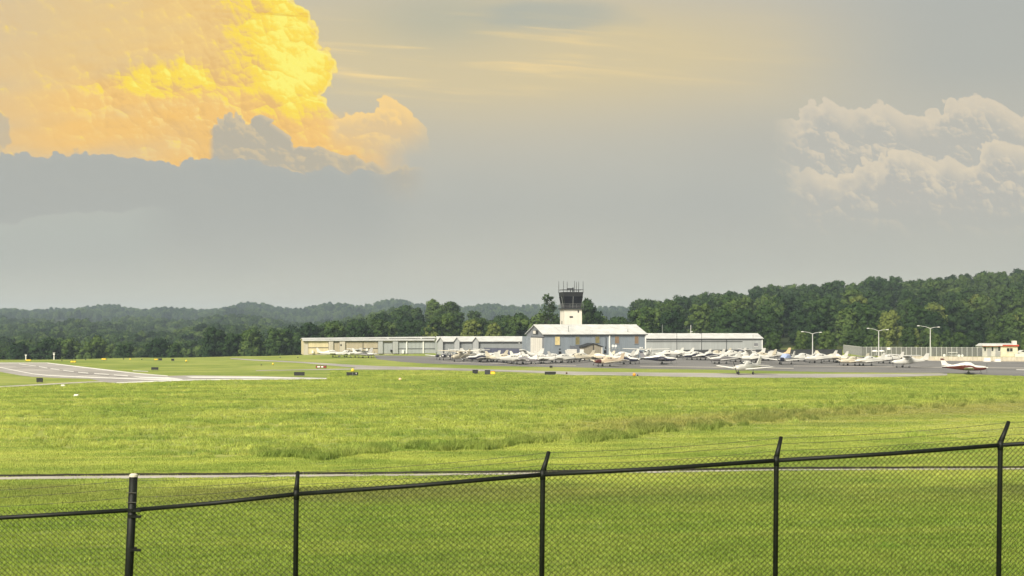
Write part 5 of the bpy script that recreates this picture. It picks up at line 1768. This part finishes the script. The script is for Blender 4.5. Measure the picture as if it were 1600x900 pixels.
aircraft(538, 558.4, 200, 'low', 'white', 'white low-wing plane, second in the far row by the beige hangars', 0.92)
aircraft(556, 559.0, 212, 'high', 'white', 'white high-wing plane, third in the far row by the beige hangars', 0.9)
aircraft(573, 559.4, 330, 'low', 'greybelly', 'white low-wing plane, last in the far row where the apron begins', 0.92)

# ------------------------------------------------------------------ airfield signs and lights


def board(px0, px1, py0, py1, m_back, label, group=None, yaw=0.0, face=None, name='airfield_sign', panels=None, ground_gap=0.9):
    x0, d = G(px0, py1 + ground_gap)
    w = (px1 - px0) / F * d
    h = (py1 - py0) / F * d
    z0 = ground_gap / F * d + 0.05
    t = thing(name, label, 'sign', (x0 + w / 2, d, 0), R(yaw), group)
    MB().box(-w / 2, w / 2, -0.12, 0.12, z0, z0 + h).build('cabinet', m_back, t)
    mb = MB()
    for a, b in (((-w / 2 - 0.02, z0 + h), (w / 2 + 0.02, z0 + h + 0.04)), ((-w / 2 - 0.02, z0 - 0.04), (w / 2 + 0.02, z0))):
        mb.box(a[0], b[0], -0.15, 0.15, a[1], b[1])
    mb.build('frame', M_dark, t)
    for x in (-w * 0.35, w * 0.35):
        MB().box(x - 0.04, x + 0.04, -0.04, 0.04, 0, z0 - 0.04).build('leg', M_steel, t)
    if face:
        MB().box(-w / 2 + 0.05, w / 2 - 0.05, -0.15, -0.122, z0 + 0.05, z0 + h - 0.05).build('face', face, t)
    for (a, b, m) in panels or ():
        MB().box(-w / 2 + a * w, -w / 2 + b * w, -0.175, -0.152, z0 + h * 0.22, z0 + h * 0.78).build('panel', m, t)
    return t


board(57.4, 66.6, 591.4, 597.0, M_black, 'square black sign back by the service track near the runway', None)
board(236.6, 247.2, 574.6, 577.8, M_black, 'low black sign back just beyond the runway paint', None)
board(459.6, 475.8, 582.2, 586.8, M_black, 'long black sign back by the end of the white runway paint', None)
board(541.4, 559.4, 582.4, 586.6, M_black, 'long black sign back with a yellow marker over it', None)
board(738.2, 746.8, 578.6, 583.8, M_black, 'black sign back beside a slim cream marker on the taxiway edge', None)
board(757.4, 766.0, 579.0, 585.4, mat('charcoal_sign', (0.03, 0.033, 0.037), 0.6), 'charcoal sign back touching the orange sign on the taxiway edge', None)
board(766.6, 773.4, 580.6, 585.4, M_orange, 'orange sign on the taxiway edge beside the charcoal one', None, 0, M_yellow)
board(851.2, 868.6, 581.6, 585.6, M_black, 'long black sign back on the taxiway below the gable door', None)
board(858.8, 863.2, 572.0, 574.6, M_black, 'tiny black sign back on the grass strip below the apron', None)
board(493.6, 510.2, 571.8, 575.2, M_black, 'red sign with two white panels on the grass by the taxiway', None, 0, M_signred, 'airfield_sign', [(0.14, 0.40, M_white), (0.50, 0.70, M_white)])
board(40.6, 48.2, 562.0, 564.2, M_yellow, 'yellow sign at the foot of the first wind pole', None, 0, M_yellow)
board(110.6, 118.4, 564.0, 566.6, M_yellow, 'yellow sign of two panels beyond the runway corner', None, 0, M_yellow, 'airfield_sign', [(0.46, 0.54, M_black)])
board(159.0, 166.4, 560.2, 562.4, M_yellow, 'yellow sign with dark end on the far field', None, 0, M_yellow, 'airfield_sign', [(0.88, 1.0, M_black)])
board(241.4, 246.4, 561.0, 562.8, M_yellow, 'yellow sign next to a black one on the far field', None, 0, M_yellow)
board(247.6, 253.0, 560.4, 563.0, M_black, 'black sign back next to a yellow one on the far field', None)
board(267.8, 272.0, 561.0, 563.6, M_black, 'small black sign back standing alone on the far field', None)


def marker(px, py0, py1, r_px, m, label, name='field_light', group=None, ball=True):
    x, d = G(px, py1)
    t = thing(name, label, 'light', (x, d, 0), 0, group)
    h = (py1 - py0) / F * d
    r = r_px / F * d
    MB().tube([(0, 0, 0), (0, 0, h - r)], 0.04, 6).build('stem', M_steel, t)
    MB().loft([[(math.cos(k * math.pi / 5) * q * r, math.sin(k * math.pi / 5) * q * r, h - 2 * r + z * r) for k in range(10)] for q, z in ((0.5, 0), (0.95, 0.5), (1.0, 1.1), (0.7, 1.7), (0.2, 2.0))]).build('head', m, t)
    MB().loft([[(math.cos(k * math.pi / 4) * q, math.sin(k * math.pi / 4) * q, z) for k in range(8)] for q, z in ((0.16, 0), (0.14, 0.06))]).build('base', M_dark, t)
    return t


marker(203.4, 560.2, 562.6, 1.2, M_yellow, 'small yellow field light between two yellow signs')
marker(291.0, 562.2, 566.4, 1.5, M_yellow, 'yellow field light on the grass short of the long black signs')
marker(426.4, 567.0, 570.4, 1.5, M_yellow, 'yellow field light left of the red sign')
marker(551.0, 575.6, 588.0, 2.6, M_yellow, 'tall yellow marker standing over a long black sign')
marker(625.0, 590.2, 594.8, 2.2, mat('pale_orange_light', (0.85, 0.55, 0.35), 0.5), 'pale orange field light alone in the near grass')
marker(991.0, 582.6, 588.2, 2.5, M_orange, 'orange ball light on the taxiway edge')
marker(885.4, 581.2, 586.8, 1.6, mat('brown_light', (0.12, 0.07, 0.04), 0.6), 'brown field light on the taxiway edge right of the long black sign')
marker(749.6, 579.0, 584.6, 0.9, M_cream, 'slim cream marker between two dark sign backs')
marker(996.4, 585.0, 588.2, 1.2, M_black, 'small black light touching the orange ball light')
marker(556.6, 582.4, 588.0, 0.9, M_door, 'slim white marker at the end of the long black sign')
for k, (px, py, lab) in enumerate(((133.6, 562.6, 'first tiny black stub on the far field, by the yellow two-panel sign'), (193.0, 561.4, 'tiny black stub left of the small yellow field light'), (221.6, 562.0, 'tiny black stub right of the small yellow field light'), (96.6, 564.2, 'tiny black stub near the second wind pole'), (437.8, 558.8, 'tiny black stub on the dry grass before the cream hangar end'), (465.4, 559.2, 'tiny black stub closest to the cream hangar end'), (408.4, 570.8, 'tiny black stub left of a yellow field light'))):
    marker(px, py - 1.6, py, 0.9, M_black, lab, 'edge_stub')
for px, py, lab in ((98.6, 603.6, 'white ground marker below the service track'), (119.6, 619.0, 'pale stone lying in the near meadow')):
    x, d = G(px, py)
    t = thing('ground_marker', lab, 'marker', (x, d, 0))
    MB().hexa([(-0.3, -0.2, 0), (0.3, -0.2, 0), (0.3, 0.2, 0), (-0.3, 0.2, 0)], [(-0.22, -0.14, 0.22), (0.22, -0.14, 0.22), (0.22, 0.14, 0.22), (-0.22, 0.14, 0.22)]).build('block', M_door, t)
    MB().box(-0.36, 0.36, -0.26, 0.26, -0.02, 0.05).build('pad', M_conc, t)

# a white car half out of the frame behind the cabin
car = thing('parked_car', 'white car parked beyond the cabin, cut by the picture edge', 'car', (X(1603, 318), 318, 0), R(4))
side = [(-2.2, 0.35), (2.2, 0.35), (2.25, 0.8), (2.0, 0.98), (1.1, 1.08), (0.55, 1.52), (-1.3, 1.56), (-1.95, 1.1), (-2.22, 0.95)]
mb = MB().prism([(x, -0.88, z) for x, z in side], (0, 1.76, 0))
mb.build('body', M_ac_white, car)
for s in (-0.89, 0.885):
    MB().prism([(1.0, s, 1.1), (0.5, s, 1.45), (-0.3, s, 1.48), (-0.3, s, 1.1)], (0, 0.006, 0)).build('side_window', M_glass, car)
    MB().prism([(-0.4, s, 1.1), (-0.4, s, 1.48), (-1.25, s, 1.48), (-1.8, s, 1.12)], (0, 0.006, 0)).build('side_window', M_glass, car)
for x in (-1.35, 1.4):
    for s in (-0.78, 0.78):
        w_ = link('wheel', WHEEL, car, (x, s, 0.32))
        w_.scale = (1.6, 1.4, 1.6)
for s in (-0.6, 0.6):
    MB().box(2.2, 2.27, s - 0.18, s + 0.18, 0.66, 0.8).build('headlight', M_door, car)

# ------------------------------------------------------------------ chain-link fence in the foreground
FX = [(-190, 14.6), (207, 14.2), (463, 14.0), (848, 14.0), (1213, 14.3), (1563, 14.7), (1930, 15.2)]
RAIL = [817, 797, 772, 741.5, 719.5, 695.5, 669]
rail_pts = [P(px, py, d) for (px, d), py in zip(FX, RAIL)]
TIPS = [None, None, (465.5, 737), (857.5, 706), (1220.5, 683), (1576, 659), (1948, 630)]
cf = thing('chain_link_fence', 'black chain-link fence with barbed wire across the foreground', 'fence', (0, 14, 0))
FO = Vector((0, 14, 0))
loc = lambda v: Vector(v) - FO


def gz_(p):
    return float(terrain(p.x, p.y))


for k, p in enumerate(rail_pts):
    q = loc(p)
    g0 = gz_(p) - 0.3
    if k == 1:                                     # thick terminal post, rail and fabric bands on it
        top = P(208.6, 744.5, 14.2)
        tq = loc(top)
        po = MB().tube([(q.x - 0.10, q.y, g0), (q.x - 0.035, q.y, q.z - 0.6), (tq.x, tq.y, tq.z)], 0.048, 14).build('post', M_vinyl, cf, True)
        MB().tube([(tq.x, tq.y, tq.z - 0.002), (tq.x, tq.y, tq.z + 0.02), (tq.x, tq.y, tq.z + 0.035)], [0.051, 0.049, 0.030], 12).build('post_cap', M_cap, po)
        for py in (797, 806, 858):
            b = loc(P(206.8, py, 14.2))
            bb = MB().tube([(b.x, b.y, b.z - 0.02), (b.x, b.y, b.z + 0.02)], 0.056, 12).box(b.x + 0.03, b.x + 0.12, b.y - 0.075, b.y - 0.045, b.z - 0.014, b.z + 0.014)
            bb.build('tension_band', M_vinyl, po)
        for py in (769, 784):
            b = loc(P(207.6, py, 14.2))
            MB().box(b.x - 0.055, b.x + 0.055, b.y - 0.06, b.y - 0.048, b.z - 0.004, b.z + 0.004).build('wire_clip', M_wire, po)
    elif k == 0:
        MB().tube([(q.x, q.y, g0), (q.x, q.y, q.z + 0.3)], 0.028, 8).build('post', M_vinyl, cf, True)
    else:
        lean = (-0.02 if k < 5 else -0.03)
        po = MB().tube([(q.x + lean, q.y, g0), (q.x, q.y, q.z - 0.05), (q.x, q.y, q.z + 0.05)], 0.030, 12).build('post', M_vinyl, cf, True)
        t = P(TIPS[k][0], TIPS[k][1], FX[k][1] + 0.12)
        tq = loc(t)
        MB().tube([(q.x, q.y, q.z + 0.03), tuple(q.lerp(tq, 0.5) + Vector((0, 0.0, 0.01))), tuple(tq)], [0.033, 0.026, 0.023], 10).build('barb_arm', M_vinyl, po, True)
        MB().tube([(q.x, q.y, q.z - 0.06), (q.x, q.y, q.z + 0.05)], 0.034, 12).build('rail_loop', M_vinyl, po, True)
for k in range(len(rail_pts) - 1):
    a, b = loc(rail_pts[k]), loc(rail_pts[k + 1])
    mid = (a + b) / 2 - Vector((0, 0, 0.012))
    MB().tube([a, mid, b], 0.026, 10).build('top_rail', M_vinyl, cf, True)
    # fabric: zig-zag wires hanging from just above the rail
    L = (b - a).length
    pitch = 0.036
    n = int(L / pitch)
    mb = MB()
    r = 0.0023
    rows_ = 58
    for i in range(n):
        pts = []
        for j in range(rows_ + 1):
            t_ = (i + ((i + j) % 2) * 1.04 - 0.02) * pitch / L
            c = a.lerp(b, min(1, max(0, t_)))
            z = 0.075 - j * 0.0315
            pts.append((c.x, c.y + (0.028 + 0.004 * (1 if j % 2 else -1)), c.z + z))
        rings = []
        for (x, y, z) in pts:
            rings.append([(x - r, y, z - r * 0.7), (x + r, y, z - r * 0.7), (x, y + r * 1.6, z + r)])
        mb.loft(rings, caps=False)
    f = mb.build('wire_fabric', M_mesh, cf)
    f['kind'] = 'stuff'
# barbed wire strands
for q in (0.42, 0.72, 0.97):
    pts = []
    for k in range(1, len(rail_pts)):
        if k == 1:
            pts.append(loc(P(208, 797 - 48 * q, 14.2)))
        else:
            pts.append(loc(rail_pts[k]).lerp(loc(P(TIPS[k][0], TIPS[k][1], FX[k][1] + 0.12)), q))
    pts = [loc(P(-190, 817 - 46 * q, 14.6))] + pts
    mb = MB()
    line = []
    for a, b in zip(pts[:-1], pts[1:]):
        for i in range(8):
            t = i / 8
            line.append(a.lerp(b, t) - Vector((0, 0, 0.03 * 4 * t * (1 - t))))
    line.append(pts[-1])
    mb.tube(line, 0.0022, 4)
    g = random.Random(int(q * 100))
    for a, b in zip(line[:-1], line[1:]):
        for i in range(3):
            c = a.lerp(b, (i + 0.5) / 3)
            v = Vector((g.uniform(-0.4, 0.4), g.uniform(-1, 1), g.uniform(-1, 1))).normalized() * 0.018
            mb.tube([c - v, c + v], 0.0016, 3, False)
    w_ = mb.build('barbed_wire', M_wire, cf)

# ------------------------------------------------------------------ haze: one even box of air round everything
HZ = bpy.data.materials.new('haze_air')
HZ.use_nodes = True
hn = HZ.node_tree
hn.nodes.remove(hn.nodes['Principled BSDF'])
pv = hn.nodes.new('ShaderNodeVolumePrincipled')
pv.inputs['Color'].default_value = (0.70, 0.85, 1.0, 1)
pv.inputs['Density'].default_value = 0.00018
pv.inputs['Anisotropy'].default_value = 0.0
hn.links.new(pv.outputs[0], hn.nodes['Material Output'].inputs['Volume'])
hz = MB().box(-3150, 3150, -3150, 3150, -17, 62).build('haze', HZ)
tag(hz, 'thin pale haze lying over the whole airfield and hills', 'haze', None, 'stuff')
